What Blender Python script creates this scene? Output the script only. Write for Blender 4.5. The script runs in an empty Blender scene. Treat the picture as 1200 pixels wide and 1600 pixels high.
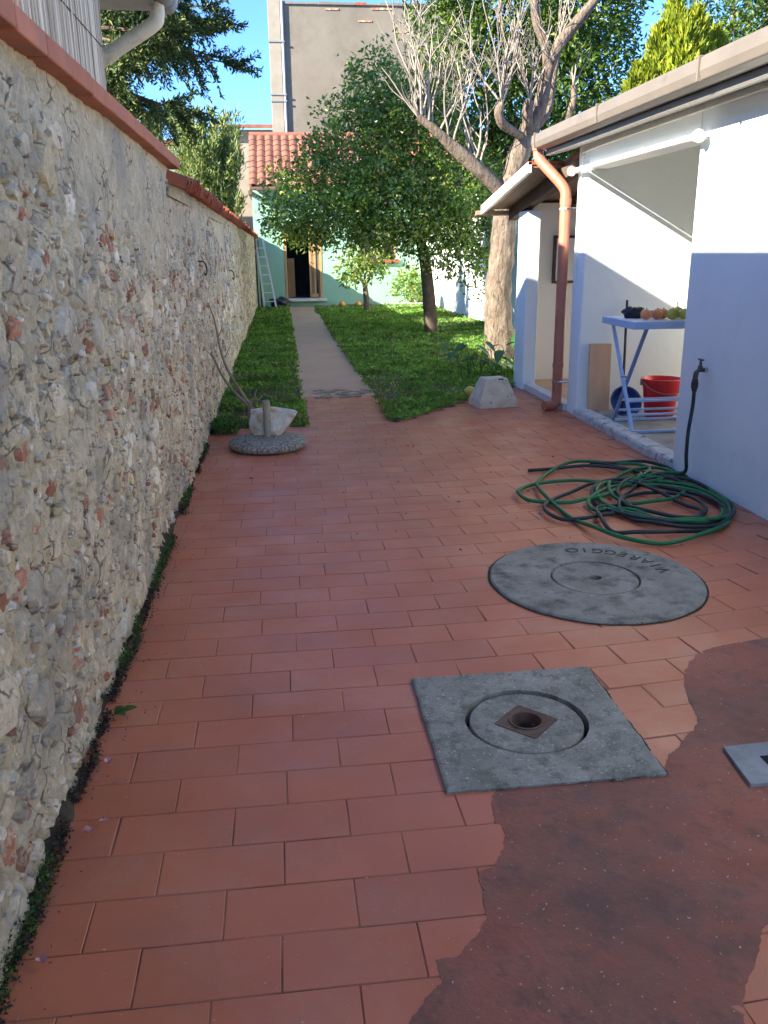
import bpy, bmesh, math, random
import numpy as np
from mathutils import Vector, Matrix, noise as mn

R = math.radians
rng = np.random.default_rng(7)
random.seed(7)
sc = bpy.context.scene
col = sc.collection

# ------------------------------------------------------------------ camera
CAM_H = 1.45
cam = bpy.data.cameras.new('camera')
cam_o = bpy.data.objects.new('camera', cam)
col.objects.link(cam_o)
cam.sensor_fit = 'VERTICAL'
cam.sensor_height = 24.0
cam.lens = 1340.0 / 1600.0 * 24.0
cam.clip_start = 0.05
cam.clip_end = 600
pitch, yaw, roll = R(16.855), R(6.521), R(0.7)
cam_o.matrix_world = (Matrix.Translation((0, 0, CAM_H)) @ Matrix.Rotation(-yaw, 4, 'Z')
                      @ Matrix.Rotation(math.pi / 2 - pitch, 4, 'X') @ Matrix.Rotation(-roll, 4, 'Z'))
sc.camera = cam_o

# ------------------------------------------------------------------ light
SUN = Vector((1.0, 0.42, -0.56)).normalized()          # the way the light travels
sun = bpy.data.lights.new('sun', 'SUN')
sun.energy = 5.0
sun.angle = R(0.53)
sun.color = (1.0, 0.89, 0.74)
sun_o = bpy.data.objects.new('sun', sun)
col.objects.link(sun_o)
sun_o.rotation_euler = SUN.to_track_quat('-Z', 'Y').to_euler()
sun_o.location = (-20, -8, 14)
w = bpy.data.worlds.new('World')
sc.world = w
w.use_nodes = True
wn, wl = w.node_tree.nodes, w.node_tree.links
sky = wn.new('ShaderNodeTexSky')
sky.sky_type = 'NISHITA'
sky.sun_disc = False
sky.sun_elevation = math.asin(-SUN.z)
sky.sun_rotation = math.atan2(-SUN.x, -SUN.y)
sky.air_density = 1.0
sky.dust_density = 0.0
sky.ozone_density = 8.5
sky.altitude = 3000
wl.new(sky.outputs[0], wn['Background'].inputs[0])
wn['Background'].inputs[1].default_value = 0.11
sc.view_settings.view_transform = 'Standard'
sc.view_settings.look = 'None'
sc.view_settings.gamma = 1.0
sc.cycles.max_bounces = 14
sc.cycles.diffuse_bounces = 8
sc.view_settings.exposure = 2.2

# ------------------------------------------------------------------ materials
def ramp(nt, fac, stops):
    n = nt.nodes.new('ShaderNodeValToRGB')
    e = n.color_ramp.elements
    while len(e) < len(stops):
        e.new(0.5)
    for i, (p, c) in enumerate(stops):
        e[i].position = p
        e[i].color = (c[0], c[1], c[2], 1) if not isinstance(c, float) else (c, c, c, 1)
    nt.links.new(fac, n.inputs[0])
    return n.outputs[0]

def noise_n(nt, vec, scale, detail=6, rough=0.6, dist=0.0):
    n = nt.nodes.new('ShaderNodeTexNoise')
    n.inputs['Scale'].default_value = scale
    n.inputs['Detail'].default_value = detail
    n.inputs['Roughness'].default_value = rough
    n.inputs['Distortion'].default_value = dist
    nt.links.new(vec, n.inputs['Vector'])
    return n.outputs[0]

def mixc(nt, fac, a, b, mode='MIX'):
    n = nt.nodes.new('ShaderNodeMix')
    n.data_type = 'RGBA'
    n.blend_type = mode
    for sock, v in ((n.inputs[0], fac), (n.inputs[6], a), (n.inputs[7], b)):
        if hasattr(v, 'is_output'):
            nt.links.new(v, sock)
        elif isinstance(v, (int, float)):
            sock.default_value = v
        else:
            sock.default_value = (v[0], v[1], v[2], 1)
    return n.outputs[2]

def pos_n(nt, scale=None):
    g = nt.nodes.new('ShaderNodeNewGeometry')
    if scale is None:
        return g.outputs['Position']
    m = nt.nodes.new('ShaderNodeVectorMath')
    m.operation = 'MULTIPLY'
    m.inputs[1].default_value = scale
    nt.links.new(g.outputs['Position'], m.inputs[0])
    return m.outputs[0]

def M(name, c1, c2=None, rough=0.8, scale=4.0, lo=0.35, hi=0.65, detail=6, spec=0.4, bump=0.0, bscale=40.0, bdist=0.01,
      objvar=0.0, islvar=0.0, speck=None, stain=None, stretch=None, metal=0.0, roughvar=0.0, coat=0.0, stain2=None):
    """general weathered material: two tones, fine relief, specks and stains in world space"""
    m = bpy.data.materials.new(name)
    m.use_nodes = True
    nt = m.node_tree
    bs = nt.nodes['Principled BSDF']
    bs.inputs['Roughness'].default_value = rough
    bs.inputs['Specular IOR Level'].default_value = spec
    bs.inputs['Metallic'].default_value = metal
    if coat:
        bs.inputs['Coat Weight'].default_value = coat
    v = pos_n(nt, stretch)
    c2 = c2 or c1
    base = ramp(nt, noise_n(nt, v, scale, detail), [(lo, c1), (hi, c2)])
    if stain:
        sc_, cs, a, b = stain
        f = ramp(nt, noise_n(nt, v, sc_, 8, 0.7), [(a, 0.0), (b, 1.0)])
        base = mixc(nt, f, base, cs)
    if stain2:
        sc_, cs, a, b, amt = stain2
        f = ramp(nt, noise_n(nt, v, sc_, 9, 0.75, 0.3), [(a, 0.0), (b, amt)])
        base = mixc(nt, f, base, cs)
    if speck:
        ss, cs, th = speck
        f = ramp(nt, noise_n(nt, v, ss, 2, 0.5), [(th, 0.0), (th + 0.03, 1.0)])
        base = mixc(nt, f, base, cs)
    if objvar or islvar:
        if objvar:
            o = nt.nodes.new('ShaderNodeObjectInfo').outputs['Random']
            amt = objvar
        else:
            o = nt.nodes.new('ShaderNodeNewGeometry').outputs['Random Per Island']
            amt = islvar
        val = ramp(nt, o, [(0.0, 1.0 - amt), (1.0, 1.0 + amt)])
        # colour ramps clamp nothing below; values above one are allowed
        base = mixc(nt, 1.0, base, val, 'MULTIPLY')
    nt.links.new(base, bs.inputs['Base Color'])
    if roughvar:
        rr = ramp(nt, noise_n(nt, v, scale * 1.7, 5), [(0.3, rough - roughvar), (0.7, rough + roughvar)])
        nt.links.new(rr, bs.inputs['Roughness'])
    if bump:
        b = nt.nodes.new('ShaderNodeBump')
        b.inputs['Strength'].default_value = bump
        b.inputs['Distance'].default_value = bdist
        nt.links.new(noise_n(nt, v, bscale, 8, 0.65), b.inputs['Height'])
        nt.links.new(b.outputs[0], bs.inputs['Normal'])
    return m

def leaf_mat(name, stops, trans=0.3, rough=0.45, spec=0.4, patch=(1.3, 0.75, 1.2)):
    m = bpy.data.materials.new(name)
    m.use_nodes = True
    nt = m.node_tree
    bs = nt.nodes['Principled BSDF']
    bs.inputs['Roughness'].default_value = rough
    bs.inputs['Specular IOR Level'].default_value = spec
    g = nt.nodes.new('ShaderNodeNewGeometry')
    c = ramp(nt, g.outputs['Random Per Island'], stops)
    f = ramp(nt, noise_n(nt, g.outputs['Position'], patch[0], 4), [(0.33, patch[1]), (0.67, patch[2])])
    c = mixc(nt, 1.0, c, f, 'MULTIPLY')
    nt.links.new(c, bs.inputs['Base Color'])
    t = nt.nodes.new('ShaderNodeBsdfTranslucent')
    tc = mixc(nt, 1.0, c, (1.5, 1.6, 0.5), 'MULTIPLY')
    nt.links.new(tc, t.inputs[0])
    mx = nt.nodes.new('ShaderNodeMixShader')
    mx.inputs[0].default_value = trans
    nt.links.new(bs.outputs[0], mx.inputs[1])
    nt.links.new(t.outputs[0], mx.inputs[2])
    nt.links.new(mx.outputs[0], nt.nodes['Material Output'].inputs[0])
    return m

MAT = {}
MAT['tile'] = M('terracotta_tile', (0.44, 0.128, 0.056), (0.52, 0.162, 0.076), rough=0.43, scale=2.2, objvar=0.06, spec=0.42,
                bump=0.15, bscale=60, bdist=0.003, stain=(3.5, (0.40, 0.145, 0.085), 0.50, 0.75), speck=(130, (0.50, 0.36, 0.28), 0.72), roughvar=0.12, stain2=(1.1, (0.52, 0.25, 0.155), 0.5, 0.72, 0.6))
MAT['tile_stuff'] = M('terracotta_tile_far', (0.44, 0.128, 0.056), (0.52, 0.162, 0.076), rough=0.43, scale=2.2, islvar=0.06, spec=0.42,
                bump=0.15, bscale=60, bdist=0.003, stain=(3.5, (0.40, 0.145, 0.085), 0.50, 0.75), roughvar=0.12, stain2=(1.1, (0.52, 0.25, 0.155), 0.5, 0.72, 0.6))
MAT['bed'] = M('mortar_bed', (0.13, 0.055, 0.036), (0.42, 0.17, 0.10), rough=0.95, scale=3.0, lo=0.4, hi=0.62)
MAT['cement_red'] = M('red_cement', (0.27, 0.080, 0.046), (0.37, 0.120, 0.070), rough=0.62, scale=4.0, bump=0.8, bscale=45, bdist=0.006,
                      stain=(2.0, (0.135, 0.066, 0.048), 0.42, 0.64), speck=(85, (0.46, 0.36, 0.30), 0.70), roughvar=0.12, stain2=(11, (0.11, 0.058, 0.044), 0.50, 0.64, 0.6))
MAT['concrete'] = M('grey_concrete', (0.21, 0.205, 0.17), (0.32, 0.31, 0.26), rough=0.9, scale=7, bump=0.7, bscale=70, bdist=0.006,
                    stain=(16, (0.13, 0.125, 0.095), 0.48, 0.68), speck=(120, (0.5, 0.48, 0.43), 0.66), stain2=(45, (0.10, 0.098, 0.078), 0.56, 0.64, 0.8))
MAT['concrete_round'] = M('old_lid_concrete', (0.20, 0.19, 0.155), (0.30, 0.285, 0.24), rough=0.92, scale=5, bump=0.7, bscale=60, bdist=0.006,
                    stain=(9, (0.095, 0.09, 0.07), 0.48, 0.66), speck=(90, (0.06, 0.06, 0.055), 0.67), stain2=(3.2, (0.36, 0.345, 0.29), 0.5, 0.68, 0.6))
MAT['concrete_light'] = M('light_cement', (0.24, 0.25, 0.25), (0.32, 0.33, 0.33), rough=0.85, scale=5, bump=0.3, bscale=60, bdist=0.003,
                    stain=(9, (0.18, 0.185, 0.18), 0.5, 0.7))
MAT['letter'] = M('dirt_in_letters', (0.045, 0.047, 0.042), (0.07, 0.07, 0.062), rough=0.95)
MAT['hole'] = M('dark_hole', (0.012, 0.011, 0.010), rough=0.95)
MAT['rust'] = M('rusty_iron', (0.09, 0.05, 0.035), (0.16, 0.10, 0.07), rough=0.85, scale=20, bump=0.4, bscale=80, bdist=0.003)
MAT['soil'] = M('garden_soil', (0.07, 0.048, 0.028), (0.125, 0.09, 0.055), rough=0.95, scale=3, bump=0.8, bscale=25, bdist=0.03)
MAT['path'] = M('path_cement', (0.46, 0.255, 0.16), (0.50, 0.34, 0.22), rough=0.6, scale=1.3, bump=0.3, bscale=40, bdist=0.004,
                stain=(2.5, (0.42, 0.32, 0.19), 0.45, 0.7), speck=(60, (0.10, 0.07, 0.05), 0.72))
MAT['path_broken'] = M('path_broken_cement', (0.20, 0.155, 0.105), (0.36, 0.29, 0.20), rough=0.9, scale=12, bump=0.8, bscale=30, bdist=0.01)
MAT['mortar'] = None
MAT['coping'] = M('terracotta_coping', (0.40, 0.125, 0.060), (0.50, 0.17, 0.085), rough=0.75, scale=5, objvar=0.10, bump=0.2, bscale=60, bdist=0.003,
                  stain=(7, (0.30, 0.15, 0.10), 0.52, 0.72))
MAT['coppo'] = M('red_barrel_tile', (0.33, 0.075, 0.032), (0.47, 0.13, 0.055), rough=0.8, scale=6, objvar=0.22, bump=0.3, bscale=60, bdist=0.004,
                 stain=(8, (0.16, 0.075, 0.05), 0.52, 0.7))
MAT['rooftile'] = M('pink_roof_tile', (0.19, 0.072, 0.043), (0.26, 0.115, 0.077), rough=0.85, scale=3, objvar=0.18, stain=(4, (0.15, 0.075, 0.052), 0.5, 0.7))
MAT['reed_brown'] = M('brown_reeds', (0.40, 0.215, 0.105), (0.60, 0.38, 0.22), rough=0.9, scale=14, islvar=0.4, stretch=(1, 1, 0.1))
MAT['reed_grey'] = M('grey_reeds', (0.48, 0.37, 0.25), (0.70, 0.57, 0.41), rough=0.9, scale=14, islvar=0.35, stretch=(1, 1, 0.08))
MAT['white'] = M('white_plaster', (0.735, 0.80, 0.80), (0.78, 0.84, 0.84), rough=0.9, scale=1.5, bump=0.5, bscale=11, bdist=0.008, spec=0.2, stain2=(14, (0.60, 0.635, 0.62), 0.60, 0.70, 0.5),
                 stain=(2.2, (0.66, 0.71, 0.70), 0.55, 0.8))
MAT['white_in'] = M('cream_plaster', (0.80, 0.78, 0.73), (0.85, 0.83, 0.78), rough=0.9, scale=1.5, bump=0.2, bscale=25, bdist=0.004, spec=0.2)
MAT['white_paint'] = M('white_paint', (0.78, 0.77, 0.74), (0.83, 0.82, 0.79), rough=0.45, scale=6)
MAT['gutter'] = M('grey_brown_metal', (0.135, 0.118, 0.098), (0.165, 0.145, 0.122), rough=0.5, scale=3, spec=0.5, stain=(6, (0.11, 0.095, 0.078), 0.55, 0.75))
MAT['gutter_light'] = M('pale_metal', (0.22, 0.21, 0.185), (0.27, 0.26, 0.235), rough=0.45, scale=4)
MAT['copper'] = M('terracotta_painted_pipe', (0.40, 0.135, 0.080), (0.46, 0.165, 0.10), rough=0.45, scale=5, spec=0.5, stain=(9, (0.27, 0.10, 0.07), 0.56, 0.75))
MAT['wood_dark'] = M('dark_wood', (0.085, 0.055, 0.04), (0.14, 0.095, 0.07), rough=0.8, scale=8, stretch=(1, 6, 1), objvar=0.15)
MAT['wood_board'] = M('soffit_board', (0.20, 0.14, 0.10), (0.28, 0.20, 0.15), rough=0.75, scale=8, stretch=(1, 6, 1), objvar=0.15)
MAT['wood_frame'] = M('honey_wood', (0.42, 0.25, 0.11), (0.52, 0.33, 0.16), rough=0.55, scale=10, stretch=(4, 4, 0.5))
MAT['wood_slat'] = M('brown_wood', (0.20, 0.12, 0.06), (0.28, 0.17, 0.09), rough=0.6, scale=10, stretch=(4, 4, 0.5))
MAT['floor_ochre'] = M('ochre_floor', (0.46, 0.30, 0.17), (0.55, 0.38, 0.23), rough=0.6, scale=5)
MAT['floor_grey'] = M('grey_floor', (0.26, 0.25, 0.22), (0.36, 0.34, 0.30), rough=0.85, scale=5, bump=0.3, stain=(4, (0.18, 0.17, 0.15), 0.5, 0.7))
MAT['kerb'] = M('weathered_kerb', (0.44, 0.45, 0.44), (0.58, 0.58, 0.56), rough=0.9, scale=10, bump=0.6, bscale=50, bdist=0.006,
                stain=(12, (0.12, 0.115, 0.10), 0.54, 0.64))
MAT['marble'] = M('grey_marble', (0.50, 0.51, 0.51), (0.60, 0.61, 0.60), rough=0.5, scale=6)
MAT['green_wall'] = M('mint_plaster', (0.25, 0.45, 0.345), (0.30, 0.51, 0.395), rough=0.9, scale=1.2, bump=0.2, bscale=25, bdist=0.004, spec=0.2)
MAT['grey_facade'] = M('bare_cement_render', (0.175, 0.157, 0.122), (0.215, 0.193, 0.153), rough=0.95, scale=0.6, bump=0.3, bscale=6, bdist=0.02,
                       stain=(0.9, (0.15, 0.134, 0.106), 0.48, 0.7))
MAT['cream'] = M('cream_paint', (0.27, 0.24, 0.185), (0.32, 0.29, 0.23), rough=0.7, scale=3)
MAT['cream_pipe'] = M('cream_plastic_pipe', (0.72, 0.57, 0.38), (0.78, 0.64, 0.45), rough=0.5, scale=6, stain=(8, (0.45, 0.38, 0.29), 0.56, 0.75))
MAT['grey_gutter'] = M('grey_plastic_gutter', (0.20, 0.225, 0.23), (0.26, 0.28, 0.285), rough=0.5, scale=5)
MAT['glass'] = M('dark_window_glass', (0.03, 0.035, 0.04), rough=0.08, spec=0.8)
MAT['mirror_glass'] = M('pale_reflection_pane', (0.74, 0.75, 0.73), (0.8, 0.8, 0.78), rough=0.35, spec=0.5)  # bright reflection of the mirrored glass painted as a pale base colour
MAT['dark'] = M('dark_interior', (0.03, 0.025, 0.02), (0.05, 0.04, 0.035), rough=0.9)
MAT['alu'] = M('aluminium', (0.62, 0.63, 0.64), (0.72, 0.73, 0.73), rough=0.4, metal=0.5, scale=8)
MAT['blue_paint'] = M('pale_blue_painted_metal', (0.33, 0.49, 0.78), (0.38, 0.55, 0.84), rough=0.35, scale=9, spec=0.5)
MAT['blue_dark'] = M('darker_blue_painted_metal', (0.15, 0.24, 0.47), (0.18, 0.28, 0.52), rough=0.4, scale=9, spec=0.5)
MAT['table_white'] = M('white_plastic_top', (0.66, 0.69, 0.73), (0.72, 0.75, 0.78), rough=0.4, scale=9)
MAT['red_plastic'] = M('red_plastic', (0.62, 0.015, 0.022), (0.68, 0.022, 0.03), rough=0.35, scale=5, spec=0.5)
MAT['red_dark'] = M('brown_red_plastic', (0.28, 0.10, 0.09), (0.33, 0.13, 0.115), rough=0.4)
MAT['blue_plastic'] = M('navy_plastic', (0.025, 0.06, 0.20), (0.035, 0.08, 0.25), rough=0.4, spec=0.5)
MAT['board'] = M('tan_board', (0.50, 0.32, 0.20), (0.56, 0.37, 0.24), rough=0.7, scale=14, stretch=(1, 1, 0.2))
MAT['black'] = M('black_plastic', (0.02, 0.021, 0.023), (0.03, 0.03, 0.033), rough=0.5)
MAT['black_bag'] = M('black_bag', (0.018, 0.022, 0.03), (0.03, 0.035, 0.05), rough=0.35, bump=0.6, bscale=20, bdist=0.02)
MAT['orange'] = M('orange_peel', (0.72, 0.24, 0.03), (0.78, 0.32, 0.05), rough=0.45, scale=20, bump=0.2, bscale=200, bdist=0.002)
MAT['persimmon'] = M('peach_fruit', (0.72, 0.30, 0.12), (0.70, 0.22, 0.09), rough=0.4, scale=12)
MAT['green_fruit'] = M('green_citrus', (0.30, 0.34, 0.07), (0.42, 0.40, 0.08), rough=0.45, scale=14, bump=0.2, bscale=200, bdist=0.002)
MAT['yellow_fruit'] = M('yellow_green_citrus', (0.56, 0.47, 0.06), (0.44, 0.43, 0.09), rough=0.45, scale=12, bump=0.2, bscale=200, bdist=0.002)
MAT['pink_cloth'] = M('pink_cloth', (0.60, 0.13, 0.17), (0.68, 0.2, 0.22), rough=0.85)
MAT['hose_green'] = M('green_rubber', (0.010, 0.125, 0.040), (0.018, 0.17, 0.058), rough=0.45, spec=0.3, scale=5)
MAT['hose_dark'] = M('dark_rubber', (0.018, 0.026, 0.028), (0.03, 0.042, 0.042), rough=0.45, spec=0.3, scale=5)
MAT['tap'] = M('dull_brass', (0.07, 0.065, 0.05), (0.13, 0.115, 0.085), rough=0.45, metal=0.7, scale=20)
MAT['chrome'] = M('chrome', (0.6, 0.6, 0.6), rough=0.25, metal=1.0)
MAT['aggregate'] = M('pebbled_concrete', (0.13, 0.125, 0.105), (0.34, 0.325, 0.28), rough=0.95, scale=55, lo=0.42, hi=0.58, detail=3, bump=0.9, bscale=60, bdist=0.01)
MAT['zinc_pole'] = M('old_galvanised_pole', (0.27, 0.25, 0.19), (0.36, 0.34, 0.27), rough=0.6, scale=12, metal=0.2, stain=(14, (0.17, 0.13, 0.08), 0.54, 0.7))
MAT['rock'] = M('quartz_rock', (0.50, 0.46, 0.38), (0.74, 0.70, 0.62), rough=0.8, scale=9, bump=0.8, bscale=22, bdist=0.02,
                stain=(6, (0.46, 0.27, 0.08), 0.46, 0.62))
MAT['plinth'] = M('cast_cement_plinth', (0.56, 0.48, 0.35), (0.70, 0.61, 0.46), rough=0.95, scale=9, bump=0.5, bscale=50, bdist=0.006,
                  stain=(14, (0.16, 0.14, 0.11), 0.58, 0.68))
MAT['bark_pale'] = M('pale_bark', (0.14, 0.107, 0.077), (0.25, 0.20, 0.15), rough=0.95, scale=14, bump=1.0, bscale=26, bdist=0.06, stretch=(1, 1, 0.35), stain=(22, (0.075, 0.058, 0.043), 0.53, 0.64))
MAT['twig'] = M('grey_twigs', (0.21, 0.178, 0.142), (0.34, 0.30, 0.245), rough=0.9, scale=9)
MAT['bark_dark'] = M('dark_bark', (0.07, 0.05, 0.035), (0.13, 0.095, 0.07), rough=0.95, scale=9, bump=0.9, bscale=25, bdist=0.02)
MAT['dead_stem'] = M('dry_stem', (0.20, 0.155, 0.11), (0.32, 0.26, 0.19), rough=0.9, scale=12)
MAT['dry'] = M('dry_litter', (0.13, 0.07, 0.045), (0.28, 0.16, 0.105), rough=0.95, scale=30, islvar=0.4)
MAT['pink_petal'] = M('pink_petal', (0.55, 0.28, 0.27), rough=0.8, islvar=0.2)
MAT['wire'] = M('rusty_wire', (0.03, 0.024, 0.02), rough=0.8)
MAT['citrus'] = leaf_mat('citrus_leaf', [(0.0, (0.06, 0.12, 0.025)), (0.45, (0.125, 0.21, 0.04)), (0.8, (0.22, 0.31, 0.06)), (1.0, (0.46, 0.46, 0.16))], 0.42, 0.27, 0.7)
MAT['dark_leaf'] = leaf_mat('dark_evergreen_leaf', [(0.0, (0.035, 0.072, 0.018)), (0.6, (0.075, 0.14, 0.03)), (0.9, (0.15, 0.22, 0.04)), (1.0, (0.27, 0.30, 0.06))], 0.38, 0.4, 0.45)
MAT['spruce'] = leaf_mat('fir_needles', [(0.0, (0.03, 0.058, 0.022)), (0.6, (0.06, 0.10, 0.034)), (0.9, (0.10, 0.14, 0.042)), (1.0, (0.27, 0.28, 0.08))], 0.15, 0.6, 0.25)
MAT['oleander'] = leaf_mat('oleander_leaf', [(0.0, (0.10, 0.16, 0.06)), (0.5, (0.19, 0.26, 0.10)), (1.0, (0.34, 0.39, 0.18))], 0.38, 0.5, 0.3)
MAT['thuja'] = leaf_mat('golden_cypress', [(0.0, (0.12, 0.18, 0.018)), (0.5, (0.22, 0.27, 0.025)), (1.0, (0.36, 0.38, 0.04))], 0.3, 0.6, 0.2)
MAT['grass'] = leaf_mat('grass_leaf', [(0.0, (0.06, 0.15, 0.026)), (0.5, (0.115, 0.25, 0.045)), (0.88, (0.19, 0.33, 0.07)), (1.0, (0.34, 0.29, 0.13))], 0.35, 0.5, 0.3, (1.9, 0.5, 1.35))
MAT['weed'] = leaf_mat('weed_leaf', [(0.0, (0.025, 0.075, 0.018)), (0.6, (0.055, 0.14, 0.03)), (1.0, (0.12, 0.21, 0.05))], 0.3, 0.5, 0.3)
MAT['hosta'] = leaf_mat('broad_leaf', [(0.0, (0.025, 0.085, 0.03)), (0.6, (0.045, 0.13, 0.045)), (1.0, (0.10, 0.20, 0.06))], 0.3, 0.4, 0.4)
MAT['fallen'] = leaf_mat('fallen_leaf', [(0.0, (0.10, 0.055, 0.025)), (0.6, (0.22, 0.13, 0.05)), (1.0, (0.36, 0.28, 0.13))], 0.2, 0.7, 0.2)
MAT['dirt'] = M('dark_dirt', (0.035, 0.027, 0.016), (0.085, 0.066, 0.04), rough=0.95, scale=14, bump=0.8, bscale=40, bdist=0.02, stain=(9, (0.035, 0.055, 0.018), 0.5, 0.62))

def stone_mat(name, c1, c2, smear, dark=0.56, island=False):
    """weathered rubble: mineral mottling, lime smears, painted shade in pits and crevices, lichen grime"""
    m = bpy.data.materials.new(name)
    m.use_nodes = True
    nt = m.node_tree
    bs = nt.nodes['Principled BSDF']
    bs.inputs['Roughness'].default_value = 0.92
    bs.inputs['Specular IOR Level'].default_value = 0.2
    v = pos_n(nt)
    base = ramp(nt, noise_n(nt, v, 9, 7, 0.7), [(0.32, c1), (0.68, c2)])
    rnd = nt.nodes.new('ShaderNodeNewGeometry').outputs['Random Per Island'] if island else nt.nodes.new('ShaderNodeObjectInfo').outputs['Random']
    base = mixc(nt, 1.0, base, ramp(nt, rnd, [(0.0, 0.70), (1.0, 1.2)]), 'MULTIPLY')
    f = ramp(nt, noise_n(nt, v, 11, 8, 0.75, 0.6), [(smear, 0.0), (smear + 0.10, 1.0)])
    mort = ramp(nt, noise_n(nt, v, 24, 6), [(0.3, (0.62, 0.505, 0.32)), (0.7, (0.88, 0.76, 0.54))])
    base = mixc(nt, f, base, mort)
    # coarse grain
    base = mixc(nt, 1.0, base, ramp(nt, noise_n(nt, v, 55, 10, 0.85), [(0.30, 0.55), (0.48, 1.0), (0.70, 1.28)]), 'MULTIPLY')
    # shade of pits and hollows, painted dark into the colour
    f2 = ramp(nt, noise_n(nt, v, 20, 10, 0.82, 0.6), [(dark + .005, 0.0), (dark + 0.05, 0.95)])
    base = mixc(nt, f2, base, (0.075, 0.062, 0.045))
    # painted shadow lines of crevices along stone edges
    vo = nt.nodes.new('ShaderNodeTexVoronoi')
    vo.feature = 'DISTANCE_TO_EDGE'
    vo.inputs['Scale'].default_value = 8.5
    ds_ = nt.nodes.new('ShaderNodeTexNoise')
    ds_.inputs['Scale'].default_value = 9.0
    ds_.inputs['Detail'].default_value = 6
    nt.links.new(v, ds_.inputs['Vector'])
    ma = nt.nodes.new('ShaderNodeVectorMath')
    ma.operation = 'MULTIPLY_ADD'
    ma.inputs[1].default_value = (0.10, 0.10, 0.10)
    sv = pos_n(nt, (1.0, 0.8, 1.35))
    nt.links.new(ds_.outputs['Color'], ma.inputs[0])
    nt.links.new(sv, ma.inputs[2])
    nt.links.new(ma.outputs[0], vo.inputs['Vector'])
    cr = ramp(nt, vo.outputs['Distance'], [(0.012, 1.0), (0.05, 0.0)])
    msk = ramp(nt, noise_n(nt, v, 5.0, 5, 0.6), [(0.47, 0.0), (0.58, 0.85)])
    base = mixc(nt, mixc(nt, 1.0, cr, msk, 'MULTIPLY'), base, (0.10, 0.085, 0.062))
    # broad grey grime
    f3 = ramp(nt, noise_n(nt, v, 2.6, 6, 0.7), [(0.50, 0.0), (0.64, 0.7)])
    base = mixc(nt, f3, base, (0.36, 0.33, 0.27))
    nt.links.new(base, bs.inputs['Base Color'])
    b = nt.nodes.new('ShaderNodeBump')
    b.inputs['Strength'].default_value = 1.0
    b.inputs['Distance'].default_value = 0.016
    nt.links.new(noise_n(nt, v, 28, 10, 0.78), b.inputs['Height'])
    nt.links.new(b.outputs[0], bs.inputs['Normal'])
    return m
MAT['mortar'] = stone_mat('rough_lime_mortar', (0.64, 0.52, 0.325), (0.86, 0.735, 0.51), 0.52, 0.595)
MAT['st_white'] = stone_mat('white_stone', (0.70, 0.62, 0.47), (0.92, 0.84, 0.67), 0.53, 0.58)
MAT['st_grey'] = stone_mat('grey_stone', (0.46, 0.385, 0.27), (0.68, 0.59, 0.43), 0.50, 0.57)
MAT['st_beige'] = stone_mat('beige_stone', (0.58, 0.475, 0.32), (0.80, 0.69, 0.50), 0.53, 0.58)
MAT['st_ochre'] = stone_mat('ochre_stone', (0.62, 0.47, 0.24), (0.78, 0.62, 0.36), 0.58, 0.60)
MAT['st_brick'] = stone_mat('old_brick', (0.42, 0.165, 0.09), (0.56, 0.26, 0.16), 0.51, 0.59)

for nm, a in (('st_white', ((0.70, 0.62, 0.47), (0.92, 0.84, 0.67), 0.53, 0.58)), ('st_grey', ((0.46, 0.385, 0.27), (0.68, 0.59, 0.43), 0.50, 0.57)),
              ('st_beige', ((0.58, 0.475, 0.32), (0.80, 0.69, 0.50), 0.53, 0.58)), ('st_ochre', ((0.62, 0.47, 0.24), (0.78, 0.62, 0.36), 0.58, 0.60)),
              ('st_brick', ((0.42, 0.165, 0.09), (0.56, 0.26, 0.16), 0.51, 0.59))):
    MAT[nm + '_joined'] = stone_mat(nm + '_joined', *a, island=True)

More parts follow.
